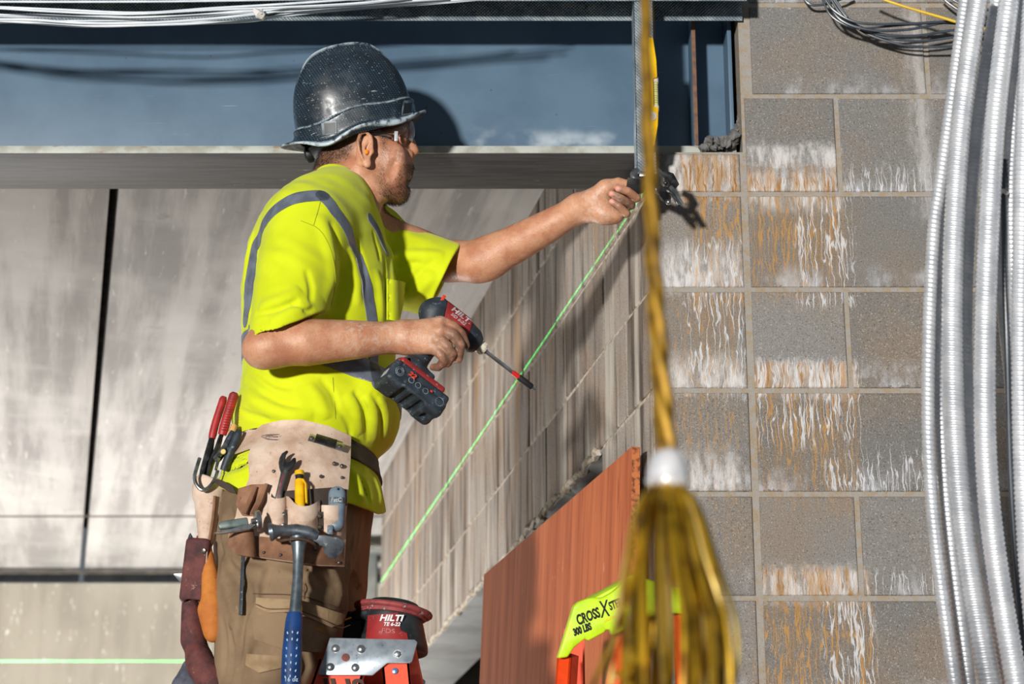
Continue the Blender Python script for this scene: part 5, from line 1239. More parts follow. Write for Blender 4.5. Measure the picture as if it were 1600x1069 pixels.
# brown lower half of the backing
mb = MB(); sheet(mb, [(356, 850), (362, 834), (398, 838), (438, 842), (500, 846), (537, 850), (536, 884), (500, 883), (440, 875), (372, 866)], wear, .0262, .0015, 5); mb.build('lower_panel', M['hide_brown'], back_)
def pocket(poly, xc, hw, h, m='hide', base=.027, name='pocket'):
    mb = MB(); sheet(mb, poly, wear, cyl_off(xc, hw, h, base), .003, 2.4); return mb.build(name, M[m], pouch)
pocket([(419, 770), (421, 774), (425, 778), (430, 780), (436, 780), (442, 779), (447, 777), (447, 806), (445, 832), (424, 829), (417, 804)], 432, 16, .018)
pocket([(447, 776), (451, 777), (455, 781), (459, 786), (464, 789.5), (470, 791.5), (476, 792), (483, 791), (490, 788), (495, 784.5), (500, 782), (499, 806), (497, 832), (449, 830)], 473, 26, .026)
pocket([(502, 790), (541, 791), (540, 806), (537, 824), (531, 838), (503, 833)], 521, 20, .020)
pocket([(362, 829), (376, 824), (397, 827), (399, 848), (401, 872), (372, 868), (355, 853)], 378, 24, .030, 'hide_brown', .026)
mb = MB(); sheet(mb, [(440, 768), (520, 762), (541, 766), (541, 792), (500, 790), (446, 790)], wear, .0265, .0015, 4); mb.build('pocket_lining', M['hide_dark'], pouch)
for poly in ([(438, 797), (449, 797), (449, 826), (437, 826)], [(494, 800), (505, 800), (506, 830), (495, 830)]):
    mb = MB(); sheet(mb, poly, wear, .040, .0016, 3); s_ = mb.build('rivet_strip', M['hide_dark'], pouch)
def on_wear(px, py, off): 
    p, n = wear.hit(px, py, off); return Vector(p), Vector(n)
def stud_(px, py, off, r, m='rivet', name='rivet', parent=None):
    c, n = on_wear(px, py, off); mb = MB(); mb.lathe([(-.003, r), (0, r), (r * .35, r * .75), (r * .5, r * .2)], frame(c, n, z=(0, 0, 1)), 12); return mb.build(name, M[m], parent or pouch)
for px, py, off, r in ((443.5, 803, .043, .0042), (443, 821, .043, .0042), (499, 806, .043, .0042), (500, 824, .043, .0042), (392, 735, .018, .0026), (427, 736, .024, .0030), (502, 744, .026, .0034), (523, 724, .0235, .0042), (535, 728, .0235, .0045), (357, 849, .034, .0034), (398, 865, .034, .0034), (493, 857, .030, .0036), (412, 863, .030, .0026), (438, 867, .030, .003), (530, 879, .030, .003), (440, 845, .030, .004), (535, 746, .024, .003)):
    stud_(px, py, off, r)
# rolled straps and dark lip on the left side
for a, b, c in (((400, 763, .03), (392, 783, .036), (383, 803, .034)), ((417, 758, .034), (407, 784, .038), (397, 804, .036))):
    mb = MB(); mb.tube([on_wear(*a)[0], on_wear(*b)[0], on_wear(*c)[0]], [.008, .0095, .0085], 10, flat=(1, .6)); mb.build('rolled_strap', M['hide_brown'], pouch)
mb = MB(); sheet(mb, [(374, 764), (394, 758), (420, 757), (414, 774), (400, 806), (380, 806), (370, 790)], wear, .026, .003, 4); mb.build('side_panel', M['hide_brown'], pouch)
mb = MB(); sheet(mb, [(332, 748), (350, 752), (366, 762), (371, 772), (360, 770), (344, 760)], wear, .016, .004, 4); mb.build('pouch_lip', M['hide_dark'], pouch)
# tape clip and the maker's oval
c, n = on_wear(510, 692, .016); FC = frame(c, cdir(1, .30, .05), y=-Vector(n)); FC = frame(c, FC.col[0].to_3d(), z=Vector(n))
mb = MB(); mb.box((0, 0, .0006), (.070, .022, .0016), .0006, FC); cl = mb.build('tape_clip', M['steel'], pouch); mb = MB(); mb.box((-.002, 0, .0052), (.040, .0225, .0016), .0006, FC); mb.box((-.022, 0, .003), (.0016, .0225, .006), .0005, FC); mb.box((.018, 0, .003), (.0016, .0225, .006), .0005, FC); mb.build('clip_bridge', M['blackened'], cl)
for a in (-.029, .027):
    mb = MB(); mb.lathe([(0, .0048), (.0018, .004), (.003, .0012)], frame(FC @ Vector((a, 0, .0014)), n, z=(0, 0, 1)), 12); mb.build('rivet', M['rivet'], cl)
c, n = on_wear(436, 683, .0148); FO = frame(c, cdir(1, .05, 0), z=Vector(n)); M['stamp'] = mk('stamped_ink', L(112, 100, 100), L(150, 132, 124), 300, rough=.8)
for k, (a, b) in enumerate(((.0335, .0092), (.0305, .0075))):
    mb = MB(); mb.tube([FO @ Vector((a * math.cos(u), b * math.sin(u), -.0006 - .10 * (a * math.cos(u)) ** 2)) for u in np.linspace(0, 2 * math.pi, 41)], .0006, 5); mb.build('stamped_oval', M['stamp'], back_)
text('lettering', 'De Raise Workship', .0068, FO @ Matrix.Translation((0, .0008, .0002)), M['stamp'], back_, .0003, .2, .95); text('lettering', 'EST. 1980', .0034, FO @ Matrix.Translation((0, -.0088, .0002)), M['stamp'], back_, .0002)

# --- tools in the pouch
wr = MB(); c0 = on_wear(434, 784, .034)[0]; c1 = on_wear(446.5, 729, .036)[0]; ax_ = (c1 - c0).normalized(); nn = Vector(wear.normal(A3(c1)[None], .01)[0]); FW = frame(c1, ax_, z=nn); FW.translation = c1
wr.prism([(-.072, .0065), (-.014, .0062), (-.006, .011), (.004, .0145), (.014, .0150), (.024, .0120), (.031, .0050), (.030, .0010), (.022, .0045), (.013, .0040), (.008, -.0005), (.010, -.0060), (.018, -.0100), (.020, -.0150), (.012, -.0175), (.002, -.0160), (-.006, -.0115), (-.014, -.0062), (-.072, -.0065)], -.003, .003, FW, .0014)
wt = tag(wr.build('open_end_wrench', M['blackened']), 'dark steel open-end wrench standing jaws up in the narrow leather pocket', 'wrench')
mb = MB(); mb.box((-.040, .001, .0031), (.05, .0022, .0008), .0002, FW); mb.build('red_stripe', mk('worn_red_paint', L(150, 40, 34), L(90, 40, 36), 120, rough=.6), wt)
c0 = on_wear(469, 796, .042)[0]; c1 = on_wear(468, 750, .040)[0]; FY = frame(c1, (c1 - c0), z=nn)
mk_ = empty('marker', tuple(c0), 'yellow capped marker pen standing in the middle leather pocket', 'marker'); mb = MB(); mb.lathe([(-.060, .0095), (-.004, .0095), (0, .0085)], FY, 18); mb.build('barrel', M['yellow'], mk_)
mb = MB(); mb.lathe([(0, .0075), (.009, .0078)], FY, 18); mb.build('black_collar', M['tool_dark'], mk_); mb = MB(); mb.lathe([(.0088, .0088), (.013, .0092), (.0175, .0088), (.0185, .006)], FY, 18); mb.build('cap', M['yellow'], mk_)
mb = MB(); mb.tube([FY @ Vector((-.001, -.007, .005)), FY @ Vector((-.012, -.0125, .006)), FY @ Vector((-.050, -.0130, .006))], [.003, .0042, .0036], 8, flat=(1, .6)); mb.build('clip', M['yellow'], mk_)
M['grey_plastic'] = mk('blue_grey_plastic', L(108, 124, 136), L(88, 104, 118), 40, rough=.45); c0 = on_wear(526, 800, .036)[0]; c1 = on_wear(527, 770, .036)[0]; FG = frame(c1, (c1 - c0), z=nn)
gk = empty('utility_knife', tuple(c0), 'grey plastic utility knife butt sticking up in the right-hand leather pocket', 'knife'); v, f = Model([('u', Cap([A3(FG @ Vector((-.060, 0, 0))), A3(FG @ Vector((-.006, 0, 0)))], [.0165, .0178]), .01), ('i', Box(A3(FG @ Vector((-.03, 0, 0))), (.1, .0178, .0125), np.array(FG.to_3x3()), .008), .006), ('s', Cap([A3(FG @ Vector((.004, -.004, .013))), A3(FG @ Vector((.004, -.004, .003)))], .0028), .002)]).mesh(np.array(c1) - .09, np.array(c1) + .06, .0017); gb = big_mesh('body', v, f, M['grey_plastic'], gk)
mb = MB(); mb.box((-.019, 0, .0124), (.012, .026, .0016), .0005, FG); mb.build('name_plate', mk('dark_grey_plastic', L(70, 82, 92), rough=.5), gb)
text('lettering', 'FatC', .0115, frame(FG @ Vector((-.019, 0, .0133)), -FG.col[1].to_3d(), y=FG.col[0].to_3d()), M['silver_label'], gb, .0006, 0, .9, .0002)
c0 = on_wear(516, 828, .052)[0]; mb = MB(); mb.box((0, 0, 0), (.011, .005, .018), .002, frame(c0, (1, .1, 0), z=(0, 0, 1))); mb.tube([c0 + Vector((.004 * math.cos(u), -.003, -.003 + .004 * math.sin(u))) for u in np.linspace(0, 6.28, 13)], .001, 6); tag(mb.build('key_clip', M['grey_plastic']), 'small grey clip poking through the slot of the right-hand leather pocket', 'clip')
# silver folding tool and reel stuck in the brown pocket
c0 = on_wear(398, 815, .062)[0]; ax_ = cdir(-1, .17, -.22); FM = frame(c0, ax_, z=CF * -1 + CU * .3)
mt_ = empty('folding_tool', tuple(c0), 'silver folding multi-tool poking out sideways over the brown leather pocket', 'multi-tool')
mb = MB(); mb.prism([(.012, -.010), (.058, -.011), (.068, -.006), (.066, .004), (.012, .006)], -.006, .006, FM, .003, 3); mb.build('grip', mk('grey_green_grip', L(112, 124, 122), L(84, 96, 96), 50, rough=.45, metal=.3), mt_)
mb = MB(); mb.prism([(.0, -.002), (.012, .004), (.064, .007), (.080, .008), (.064, .0125), (.012, .014), (0, .008)], -.0045, .0045, FM, .0015); mb.build('blade_stack', M['steel'], mt_)
mb = MB(); mb.lathe([(-.004, .0185), (-.003, .020), (.003, .020), (.004, .0185)], frame(c0 + Vector((.006, -.004, 0)), cdir(-.95, .05, -.35), z=(0, 0, 1)), 28); mb.lathe([(.004, .006), (.012, .005)], frame(c0 + Vector((.006, -.004, 0)), cdir(-.95, .05, -.35), z=(0, 0, 1)), 12); mb.build('reel', M['chrome'], mt_)
# hammer hanging from its loop
hp = lambda px, py, Y=3.905: V3(px, py, Y)
ham = empty('hammer', tuple(hp(465, 850)), 'steel hammer with blue dimpled grip hanging in front of the leather pouch', 'hammer')
YH = 3.915
mb = MB(); mb.tube([hp(421, 832, YH - .012), hp(424, 831.5, YH - .012), hp(432, 830, YH - .008), hp(440, 829, YH - .006), hp(462, 829, YH), hp(480, 832, YH), hp(496, 838, YH + .004)], [.0165, .0172, .0120, .0095, .0125, .0120, .0095], 18, up=(0, 1, 0)); 
FHm = frame(hp(505, 845, YH + .006), cdir(1, .10, .12), y=cdir(-.1, 1, .1)); mb.prism([(-.018, -.010), (.0, -.010), (.028, -.008), (.036, -.004), (.040, .004), (.037, .018), (.026, .032), (.013, .030), (.005, .022), (0, .010), (-.018, .008)], -.0035, .0035, FHm, .0015); mb.build('head', mk('scuffed_hammer_steel', L(120, 128, 136), L(84, 92, 102), 60, rough=.35, metal=.7, spots=L(190, 196, 204), sscale=90, slo=.6, shi=.7), ham)
mb = MB(); nk = [hp(466, 838, YH), hp(467, 848, YH), hp(466.5, 862, YH), hp(466, 880, YH - .002), hp(465, 905, YH - .004), hp(463, 935, YH - .006), hp(460.5, 962, YH - .008)]; mb.tube(nk, [.015, .0148, .0115, .0098, .0095, .0105, .0115], 14, flat=(1, .75), up=(0, 1, 0)); mb.build('neck', mk('grey_hammer_neck', L(122, 132, 138), L(92, 102, 110), 40, rough=.35, metal=.75, spots=L(180, 190, 196), sscale=140, slo=.62, shi=.7), ham)
gp = [hp(460.5, 958, YH - .008), hp(459.5, 970, YH - .009), hp(458, 990, YH - .011), hp(456, 1020, YH - .013), hp(455, 1050, YH - .015), hp(454, 1090, YH - .018), hp(453, 1130, YH - .02), hp(453, 1138, YH - .02)]
mb = MB(); mb.tube(gp, [.0135, .0158, .0168, .0178, .0182, .0178, .0195, .015], 20, flat=(1, .8), up=(0, 1, 0)); gr = mb.build('grip', mk('blue_nylon_grip', L(22, 62, 118), L(14, 46, 94), 30, rough=.4, spots=L(60, 104, 150), sscale=60, slo=.6, shi=.72), ham)
M['dimple'] = mk('pale_dimple', L(190, 214, 232), L(150, 184, 214), 100, rough=.5)
for r_, (yy, xc) in enumerate(((989, 457.5), (1000, 457), (1013, 456), (1025, 455.5), (1037, 455), (1048, 454.5), (1058, 454))):
    for k, dx in enumerate((-8.2, -.5, 7.6)):
        if r_ == 2 and k == 1: continue
        c0 = hp(xc + dx, yy + (-1.5 if k == 1 else 0), YH - .011 - (r_ * .0012) - .0142 * math.sqrt(max(0, 1 - (dx / 14.5) ** 2))); mb = MB(); mb.ball((0, 0, 0), (.0013, .0012, .0026), 8, Matrix.Translation(c0) @ Matrix.Rotation(math.radians(-16 if k == 0 else (18 if k == 2 else 0)), 4, 'Y')); mb.build('grip_dimple', M['dimple'], gr)
text('lettering', '16 oz', .011, frame(hp(455, 1062, YH - .0335), CR, y=Zv), M['dimple'], gr, .0005)
lp = spline([hp(433, 843, YH + .03), hp(438, 845, YH - .006), hp(452, 843, YH - .018), hp(470, 842, YH - .021), hp(486, 847, YH - .014), hp(494, 853, YH + .0), hp(500, 856, YH + .03)], 30)
mb = MB(); mb.tube(lp, .0028, 8); tag(mb.build('hammer_loop', mk('rusty_wire', L(112, 84, 66), L(84, 66, 56), 60, rough=.5, metal=.6)), 'bent brown steel wire loop holding the hammer under its head', 'hammer loop')
# black ratchet strap end hanging beneath the pouch
c0 = on_wear(380, 868, .020)[0]; c1, n1 = on_wear(376, 961, .012); mb = MB(); b0 = frame((c0 + c1) / 2, c1 - c0, z=n1); mb.box((0, 0, 0), ((c1 - c0).length, .0075, .0025), .0008, b0)
for k in range(26): mb.box((-.055 + k * .0042, 0, .0014), (.0016, .006, .001), 0, b0)
tag(mb.build('cable_tie', M['tool_black']), 'black toothed cable tie hanging down the trouser leg below the pouch', 'cable tie')

# ------------------------------------------------------------------ rear pliers pouch
pp_ = empty('pliers_pouch', tuple(P(328, 840, 4.1)), 'pale leather pliers pouch at the back hip with a steel hook', 'tool pouch')
def blob(name, ops, pad, h, m, parent):
    c = np.concatenate([np.array(o[1].p) if isinstance(o[1], Cap) else o[1].c[None] for o in ops if hasattr(o[1], 'p') or hasattr(o[1], 'c')]); v, f = Model(ops).mesh(c.min(0) - pad, c.max(0) + pad, h); return big_mesh(name, v, f, m, parent)
YPp = 4.10
pv = blob('pocket', [('u', Cap([P(328, 758, YPp), P(326, 800, YPp), P(322, 848, YPp)], [.032, .026, .014]), .01), ('u', Cap([P(345, 740, YPp), P(322, 770, YPp)], [.012, .026]), .01), ('s', Cap([P(326, 735, YPp), P(326, 790, YPp)], [.026, .016]), .004), ('i', Half(P(328, 742, YPp), CU * .9 - CR * -.35), .002)], .06, .0022, M['hide'], pp_)
mb = MB(); mb.tube([P(336, 775, YPp - .03), P(333, 810, YPp - .024), P(326, 852, YPp - .012)], .003, 8); mb.build('edge_binding', M['hide_brown'], pv)
mb = MB(); sheet(mb, [(352, 690), (390, 672), (402, 672), (396, 700), (384, 704), (362, 712)], wear, .006, .003, 4); mb.build('hanger', M['hide'], pp_)
hk = spline([P(312, 716, 4.06), P(307, 732, 4.056), P(304, 746, 4.054), P(308, 759, 4.053), P(317, 766, 4.053), P(328, 760, 4.056), P(336, 748, 4.06), P(340, 736, 4.066)], 28)
mb = MB(); mb.tube(hk, .0036, 10); tag(mb.build('steel_hook', M['chrome']), 'round steel hook hanging off the rear pliers pouch', 'hook')
rp = empty('pliers', tuple(P(325, 740, 4.10)), 'red-handled pliers standing in the rear hip pouch', 'pliers'); M['red_grip'] = mk('worn_red_grip', L(168, 40, 40), L(132, 30, 34), 30, rough=.5, spots=L(200, 110, 100), sscale=70, slo=.6, shi=.7)
mb = MB(); mb.tube(spline([P(367, 614, 4.085), P(363, 626, 4.085), P(354, 655, 4.087), P(347, 680, 4.09)], 10), [.006] + [.0098] * 8 + [.0085], 12)
for k in range(13): a = .12 + k * .062; q0 = P(366 - a * 20, 616 + a * 64, 4.0745); mb.tube([q0 + np.array([-.004, .001, 0]), q0 + np.array([.008, .001, .001])], .0006, 5)
mb.build('handle', M['red_grip'], rp)
mb = MB(); mb.tube(spline([P(350, 620, 4.105), P(345, 636, 4.105), P(336, 664, 4.106), P(331, 686, 4.108)], 10), [.0055] + [.008] * 8 + [.007], 12); mb.build('handle', M['red_grip'], rp)
mb = MB(); mb.tube([P(346, 680, 4.09), P(340, 700, 4.092), P(330, 725, 4.095), P(322, 755, 4.10)], [.0085, .011, .012, .009], 12, flat=(1, .5)); mb.tube([P(331, 686, 4.106), P(327, 705, 4.102), P(318, 735, 4.10), P(314, 755, 4.10)], [.006, .008, .007, .006], 10); mb.build('jaw_arms', M['blackened'], rp)
ws = empty('wire_strippers', tuple(P(345, 740, 4.07)), 'black-handled wire strippers standing between the red pliers and shirt', 'wire strippers')
mb = MB(); mb.tube(spline([P(374, 673, 4.062), P(367, 690, 4.06), P(358, 712, 4.06), P(349, 735, 4.064)], 10), [.006, .008, .0085, .0085, .009, .009, .0085, .0085, .008, .007], 12); mb.build('handle', M['tool_black'], ws)
mb = MB(); mb.tube(spline([P(364, 674, 4.072), P(356, 690, 4.072), P(348, 708, 4.073), P(338, 722, 4.078)], 8), [.005, .006, .0065, .0065, .0065, .006, .006, .005], 10); mb.build('handle', M['tool_black'], ws)
mb = MB(); mb.tube([P(354, 694, 4.058), P(345, 708, 4.058), P(335, 717, 4.066)], [.0055, .0065, .004], 8); mb.ball(P(349, 705, 4.050), (.005, .003, .006)); mb.tube([P(342, 715, 4.06), P(337, 735, 4.07)], [.004, .003], 6); ml = mb.build('jaws', M['chrome'], ws)
mb = MB(); mb.lathe([(0, .0055), (.0025, .0045)], frame(P(349, 706, 4.047), (0, -1, 0), z=(0, 0, 1)), 14); mb.build('pivot_cap', mk('cream_cap', L(220, 190, 120), rough=.5), ws)
mb = MB(); mb.tube([P(366, 664, 4.09), P(362, 676, 4.09), P(352, 715, 4.10)], [.0065, .007, .006], 10); tag(mb.build('chisel_handle', mk('ochre_wood', L(206, 160, 96), L(180, 130, 74), 40, rough=.6)), 'ochre wooden tool handle peeping up behind the wire strippers', 'tool handle')

# lower rear holster
ho = empty('leather_holster', tuple(P(310, 1060, 4.10)), 'dark red-brown leather holster with orange side hanging behind the near leg', 'holster')
M['maroon'] = leather('maroon_leather', (108, 62, 58), (64, 42, 46), (168, 126, 112), .75, 26); M['orange_hide'] = leather('orange_leather', (206, 132, 60), (176, 104, 46), (104, 64, 40), .5, 16)
blob('sheath', [('u', Box(P(306, 893, 4.075), (.0235, .022, .062), rotm(0, 4, 0), .009), .01), ('s', Box(P(303, 940, 4.07), (.014, .012, .010), rotm(0, 4, 0), .005), .004)], .09, .002, M['maroon'], ho)
for px, py in ((318, 861), (318, 918)):
    mb = MB(); mb.lathe([(-.002, .0052), (.0008, .0052), (.0018, .004), (.0012, .002)], frame(P(px, py, 4.052), (0, -1, 0), z=(0, 0, 1)), 16); mb.build('snap', M['rivet'], ho)
mb = MB(); mb.tube([P(323, 862, 4.056), P(322, 900, 4.055), P(320, 930, 4.056)], .0016, 6); mb.build('edge_stitching', M['hide'], ho)
blob('holster_back', [('u', Cap([P(300, 950, 4.09), P(304, 1000, 4.085), P(314, 1045, 4.07), P(330, 1062, 4.05)], [.016, .022, .024, .020]), .02), ('u', Cap([P(294, 930, 4.08), P(296, 1000, 4.08)], [.007, .012]), .02), ('u', Cap([P(312, 1030, 4.06), P(335, 1075, 4.04)], [.022, .026]), .02)], .05, .0024, M['maroon'], ho)
blob('holster_side', [('u', Cap([P(325, 858, 4.075), P(328, 900, 4.06), P(332, 945, 4.045), P(335, 985, 4.05)], [.008, .016, .021, .016]), .02), ('u', Cap([P(322, 955, 4.05), P(332, 992, 4.045)], [.014, .012]), .02)], .05, .0022, M['orange_hide'], ho)
mb = MB(); mb.tube(spline([P(292, 868, 4.10), P(294, 852, 4.10), P(298, 838, 4.10), P(299.5, 836, 4.10)], 10), .0042, 10); tag(mb.build('black_hook', M['tool_black']), 'short black hook rising behind the maroon sheath', 'hook')
mb = MB(); mb.prism([(0, 0), (.020, -.002), (.028, .012), (.022, .026), (.004, .006)], -.001, .001, frame(P(271, 897, 4.09), cdir(1, 0, 0), y=cdir(0, 1, 0)), .0004); tag(mb.build('scraper_blade', M['steel']), 'bright steel blade jutting out to the rear from the holster', 'blade')
mb = MB(); mb.tube([P(313, 838, 4.11), P(312, 850, 4.11), P(310, 872, 4.10)], [.007, .009, .009], 10); tag(mb.build('red_tool_handle', M['red_grip']), 'red tool handle peeping out above the maroon sheath', 'tool handle')
mb = MB(); blob_ = [('u', Cap([P(300, 1045, 4.12), P(292, 1075, 4.12), P(285, 1120, 4.12)], [.02, .03, .03]), .02)]; c = blob('spare_bag', blob_, .05, .003, mk('slate_cloth', L(90, 92, 106), L(64, 66, 78), 30, rough=.9), ho)
# ------------------------------------------------------------------ step ladders, plywood, hammer drill, tassel
M['fibre_orange'] = mk('orange_fibreglass', L(226, 70, 22), L(206, 58, 16), 25, rough=.4, spots=L(150, 60, 30), sscale=50, slo=.66, shi=.74); M['brown_ink'] = mk('dark_brown_print', L(60, 36, 28), rough=.7)
M['alu'] = mk('scuffed_aluminium', L(178, 188, 196), L(148, 160, 170), 40, rough=.35, metal=.7, spots=L(110, 118, 124), sscale=120, slo=.62, shi=.7); M['lime_plastic'] = mk('lime_ladder_plastic', L(196, 232, 30), L(178, 214, 20), 30, rough=.45, spots=L(120, 140, 40), sscale=60, slo=.66, shi=.74)
def rail(mb, p0, p1, out, wid=.075, dep=.028, th=.004):
    """a channel rail seen on its flat side; out is the way its flat face looks"""
    p0, p1, out = Vector(p0), Vector(p1), Vector(out).normalized(); l = p1 - p0; s = l.normalized().cross(out).normalized()
    mb._add(_plate(p0 - s * wid / 2 - out * th, l, s * wid, out * th)); mb._add(_plate(p0 - s * wid / 2 - out * dep, l, s * th, out * dep)); mb._add(_plate(p0 + s * (wid / 2 - th), l * 1, s * th, -out * dep))
    return mb
YL0, YL1 = 4.0, 4.42
zt = P(560, 1050, YL0)[2]
lad = empty('step_ladder', (-.3, 4.2, FLOOR), 'orange step ladder with silver riveted plate, standing at the worker\'s knees', 'ladder')
def down(x, dx, Y, z0): return (x, Y, z0), (x + dx * (z0 - FLOOR), Y, FLOOR)
xa = P(533, 1052, YL0)[0]; xb = P(617, 1052, YL0)[0]; zr_ = P(560, 1038, YL0)[2]; zr2 = P(617, 1035, YL0)[2]
FRONT, REAR = [], []
for Y, o in ((YL0 + .012, -1), (YL1 - .012, 1)):
    a, b = down(xa, -.30, Y, zr_); mb = MB(); rail(mb, a, b, (0, o, 0), .086); FRONT.append(mb.build('front_rail', M['fibre_orange'], lad)); 
    a, b = down(xb, .11, Y, zr2); mb = MB(); rail(mb, a, b, (0, o, 0), .050, .026); REAR.append(mb.build('rear_rail', M['fibre_orange'], lad))
    mb = MB(); sgn = o; YY = Y + o * .006
    F0 = Matrix.Translation((0, YY, 0)) @ Matrix(((1, 0, 0, 0), (0, 0, -1 if False else 1, 0), (0, 1, 0, 0), (0, 0, 0, 1)))
    pts = [(P(a_, b_, YL0)[0], P(a_, b_, YL0)[2]) for a_, b_ in ((515, 996), (648, 999), (652, 1003), (644, 1033), (640, 1036), (605, 1036), (582, 1055), (497, 1054), (499, 1046))]
    mb.prism(pts, -.0025, .0025, F0, .0012); pl_ = mb.build('spreader_plate', M['alu'], lad)
    if o < 0:
        for a_, b_, r in ((524, 1013, .0078), (564, 1014, .0082), (516, 1042, .0078), (555, 1043, .0080)):
            mb = MB(); c0 = P(a_, b_, YL0); c0[1] = YY - .0025; mb.lathe([(-.001, r), (.0015, r * .95), (.0038, r * .55), (.0045, r * .1)], frame(c0, (0, -1, 0), z=(0, 0, 1)), 18); mb.build('rivet', M['steel'], pl_)
        c0 = P(621, 1022, YL0); c0[1] = YY - .0025; mb = MB(); mb.lathe([(0, .0085), (.001, .0085)], frame(c0, (0, -1, 0), z=(0, 0, 1)), 20); mb.lathe([(0, .0062), (.005, .0062), (.006, .0045)], frame(c0, (0, -1, 0), z=(.3, 0, 1)), 6); mb.build('bolt', M['steel'], pl_)
        c0 = P(540, 1027, YL0); c0[1] = YY - .0028; mb = MB(); mb.lathe([(-.0005, .0075), (.0006, .0075)], frame(c0, (0, -1, 0), z=(0, 0, 1)), 20); mb.build('punched_hole', mk('shadowed_orange', L(150, 48, 20), L(90, 36, 22), 60, rough=.6), pl_)
        c0 = P(617, 1047, YL0); c0[1] = Y - .002; mb = MB(); mb.lathe([(-.001, .006), (.002, .005), (.003, .001)], frame(c0, (0, -1, 0), z=(0, 0, 1)), 16); mb.build('rivet', mk('blue_rivet', L(96, 140, 190), rough=.3, metal=.5), REAR[0])
        text('lettering', 'JUS', .050, frame(P(543, 1078, YL0 + .0095), cdir(1, .02, 0), y=Zv), M['brown_ink'], FRONT[0], .0006, -.25, 1.1, .0012)
zz = zr_ - .18; k = 0
while zz > FLOOR + .15:
    x_ = xa - .30 * (zr_ - zz); mb = MB(); mb.box((x_, (YL0 + YL1) / 2, zz), (.080, YL1 - YL0 - .03, .004), .001); mb.box((x_ - .039, (YL0 + YL1) / 2, zz - .012), (.003, YL1 - YL0 - .03, .026)); mb.box((x_ + .039, (YL0 + YL1) / 2, zz - .012), (.003, YL1 - YL0 - .03, .026)); mb.build('step', M['alu'], lad)
    x2 = xb + .11 * (zr2 - zz); mb = MB(); mb.box((x2, (YL0 + YL1) / 2, zz), (.03, YL1 - YL0 - .03, .02), .003); mb.build('rear_brace', M['alu'], lad); zz -= .305 if k else (zz - .126); k += 1
mb = MB(); zt_ = P(560, 995, YL0)[2]; mb.box(((xa + xb) / 2 + .005, (YL0 + YL1) / 2, zt_ - .012), (.16, YL1 - YL0 - .03, .012), .003); mb.build('top_shelf', M['fibre_orange'], lad)

# rotary hammer standing on the ladder's top shelf
zsh = zt_ - .005
M['hammer_black'] = mk('scuffed_black_housing', L(30, 34, 38), L(46, 52, 56), 30, rough=.5, spots=L(90, 110, 114), sscale=90, slo=.62, shi=.72); M['rim_red'] = mk('dusty_red_rim', L(150, 66, 66), L(110, 44, 46), 60, rough=.7, spots=L(214, 190, 186), sscale=60, slo=.56, shi=.68)
Yd = 4.16; rh = empty('rotary_hammer', tuple(P(605, 1060, Yd)), 'red and black hammer drill body resting on top of the near ladder', 'power tool')
cx_ = P(612, 1000, Yd)[0]; ztop = P(612, 958, Yd)[2]
v, f = Model([('u', Cap([(cx_, Yd, ztop - .014), (cx_ + .004, Yd, ztop - .075), (cx_ + .002, Yd, ztop - .16)], [.058, .066, .062]), .02), ('i', Half((0, 0, ztop - .006), (0.12, 0, 1)), .004), ('i', Half((0, 0, zsh + .001), (0, 0, -1)), .004)]).mesh((cx_ - .1, Yd - .09, ztop - .26), (cx_ + .1, Yd + .09, ztop + .04), .0028); hb = big_mesh('housing', v, f, M['hammer_black'], rh)
rm = []
for a in np.linspace(0, 2 * math.pi, 41): rm.append((cx_ + .002 + .069 * math.cos(a), Yd + .066 * math.sin(a), ztop + .004 - .010 * math.cos(a)))
mb = MB(); mb.tube(rm, .0062, 10, up=(0, 0, 1), flat=(1.2, 1)); mb.lathe([(0, .066), (.012, .069), (.014, .064)], frame((cx_, Yd, ztop - .008), (.12, 0, 1), y=(0, 1, 0)), 32); mb.build('rim', M['rim_red'], rh)
hmod = Model([('u', Cap([(cx_, Yd, ztop - .014), (cx_ + .004, Yd, ztop - .075), (cx_ + .002, Yd, ztop - .16)], [.058, .066, .062]), .02)])
mb = MB(); sheet(mb, [(576, 962), (622, 958), (624, 975), (626, 986), (635, 990), (637, 999), (637, 1010), (572, 1010)], hmod, .0003, .002, 4); pn = mb.build('red_panel', M['tool_red'], rh)
p_, n_v = hmod.hit(611, 967); FP = frame(p_ + n_v * .0028, cdir(1, .02, 0), y=Zv)
text('lettering', 'HILTI', .0165, FP, M['white_ink'], pn, .0004, .25, 1.15, .0006); p_, n_v = hmod.hit(612, 976.5); text('lettering', 'TE 6-22', .0095, frame(p_ + n_v * .0029, cdir(1, .02, 0), y=Zv), M['white_ink'], pn, .0004, .25, 1.05, .0003)
p_, n_v = hmod.hit(607, 987); text('lettering', 'FDS', .012, frame(p_ + n_v * .0027, cdir(1, .06, 0), y=Zv), mk('faded_pencil', L(180, 120, 116), rough=.8), pn, .0003, 0, 1.3)
lp = spline([P(588, 962, Yd - .03), P(572, 958, Yd - .02), P(552, 964, Yd), P(540, 975, Yd + .01), P(536, 995, Yd + .01), P(540, 1015, Yd + .01)], 18); mb = MB(); mb.tube(lp, .0105, 12); mb.build('handle', M['hammer_black'], rh)
v, f = Model([('u', Box(P(552, 985, Yd + .02), (.030, .025, .034), None, .010), .01)]).mesh(P(552, 985, Yd + .02) - .06, P(552, 985, Yd + .02) + .06, .0028); big_mesh('battery', v, f, M['tool_dark'], rh)
mb = MB(); mb.tube([P(538, 969, Yd - .02), P(549, 965, Yd - .022)], .0018, 6); mb.build('yellow_mark', M['yellow'], rh)

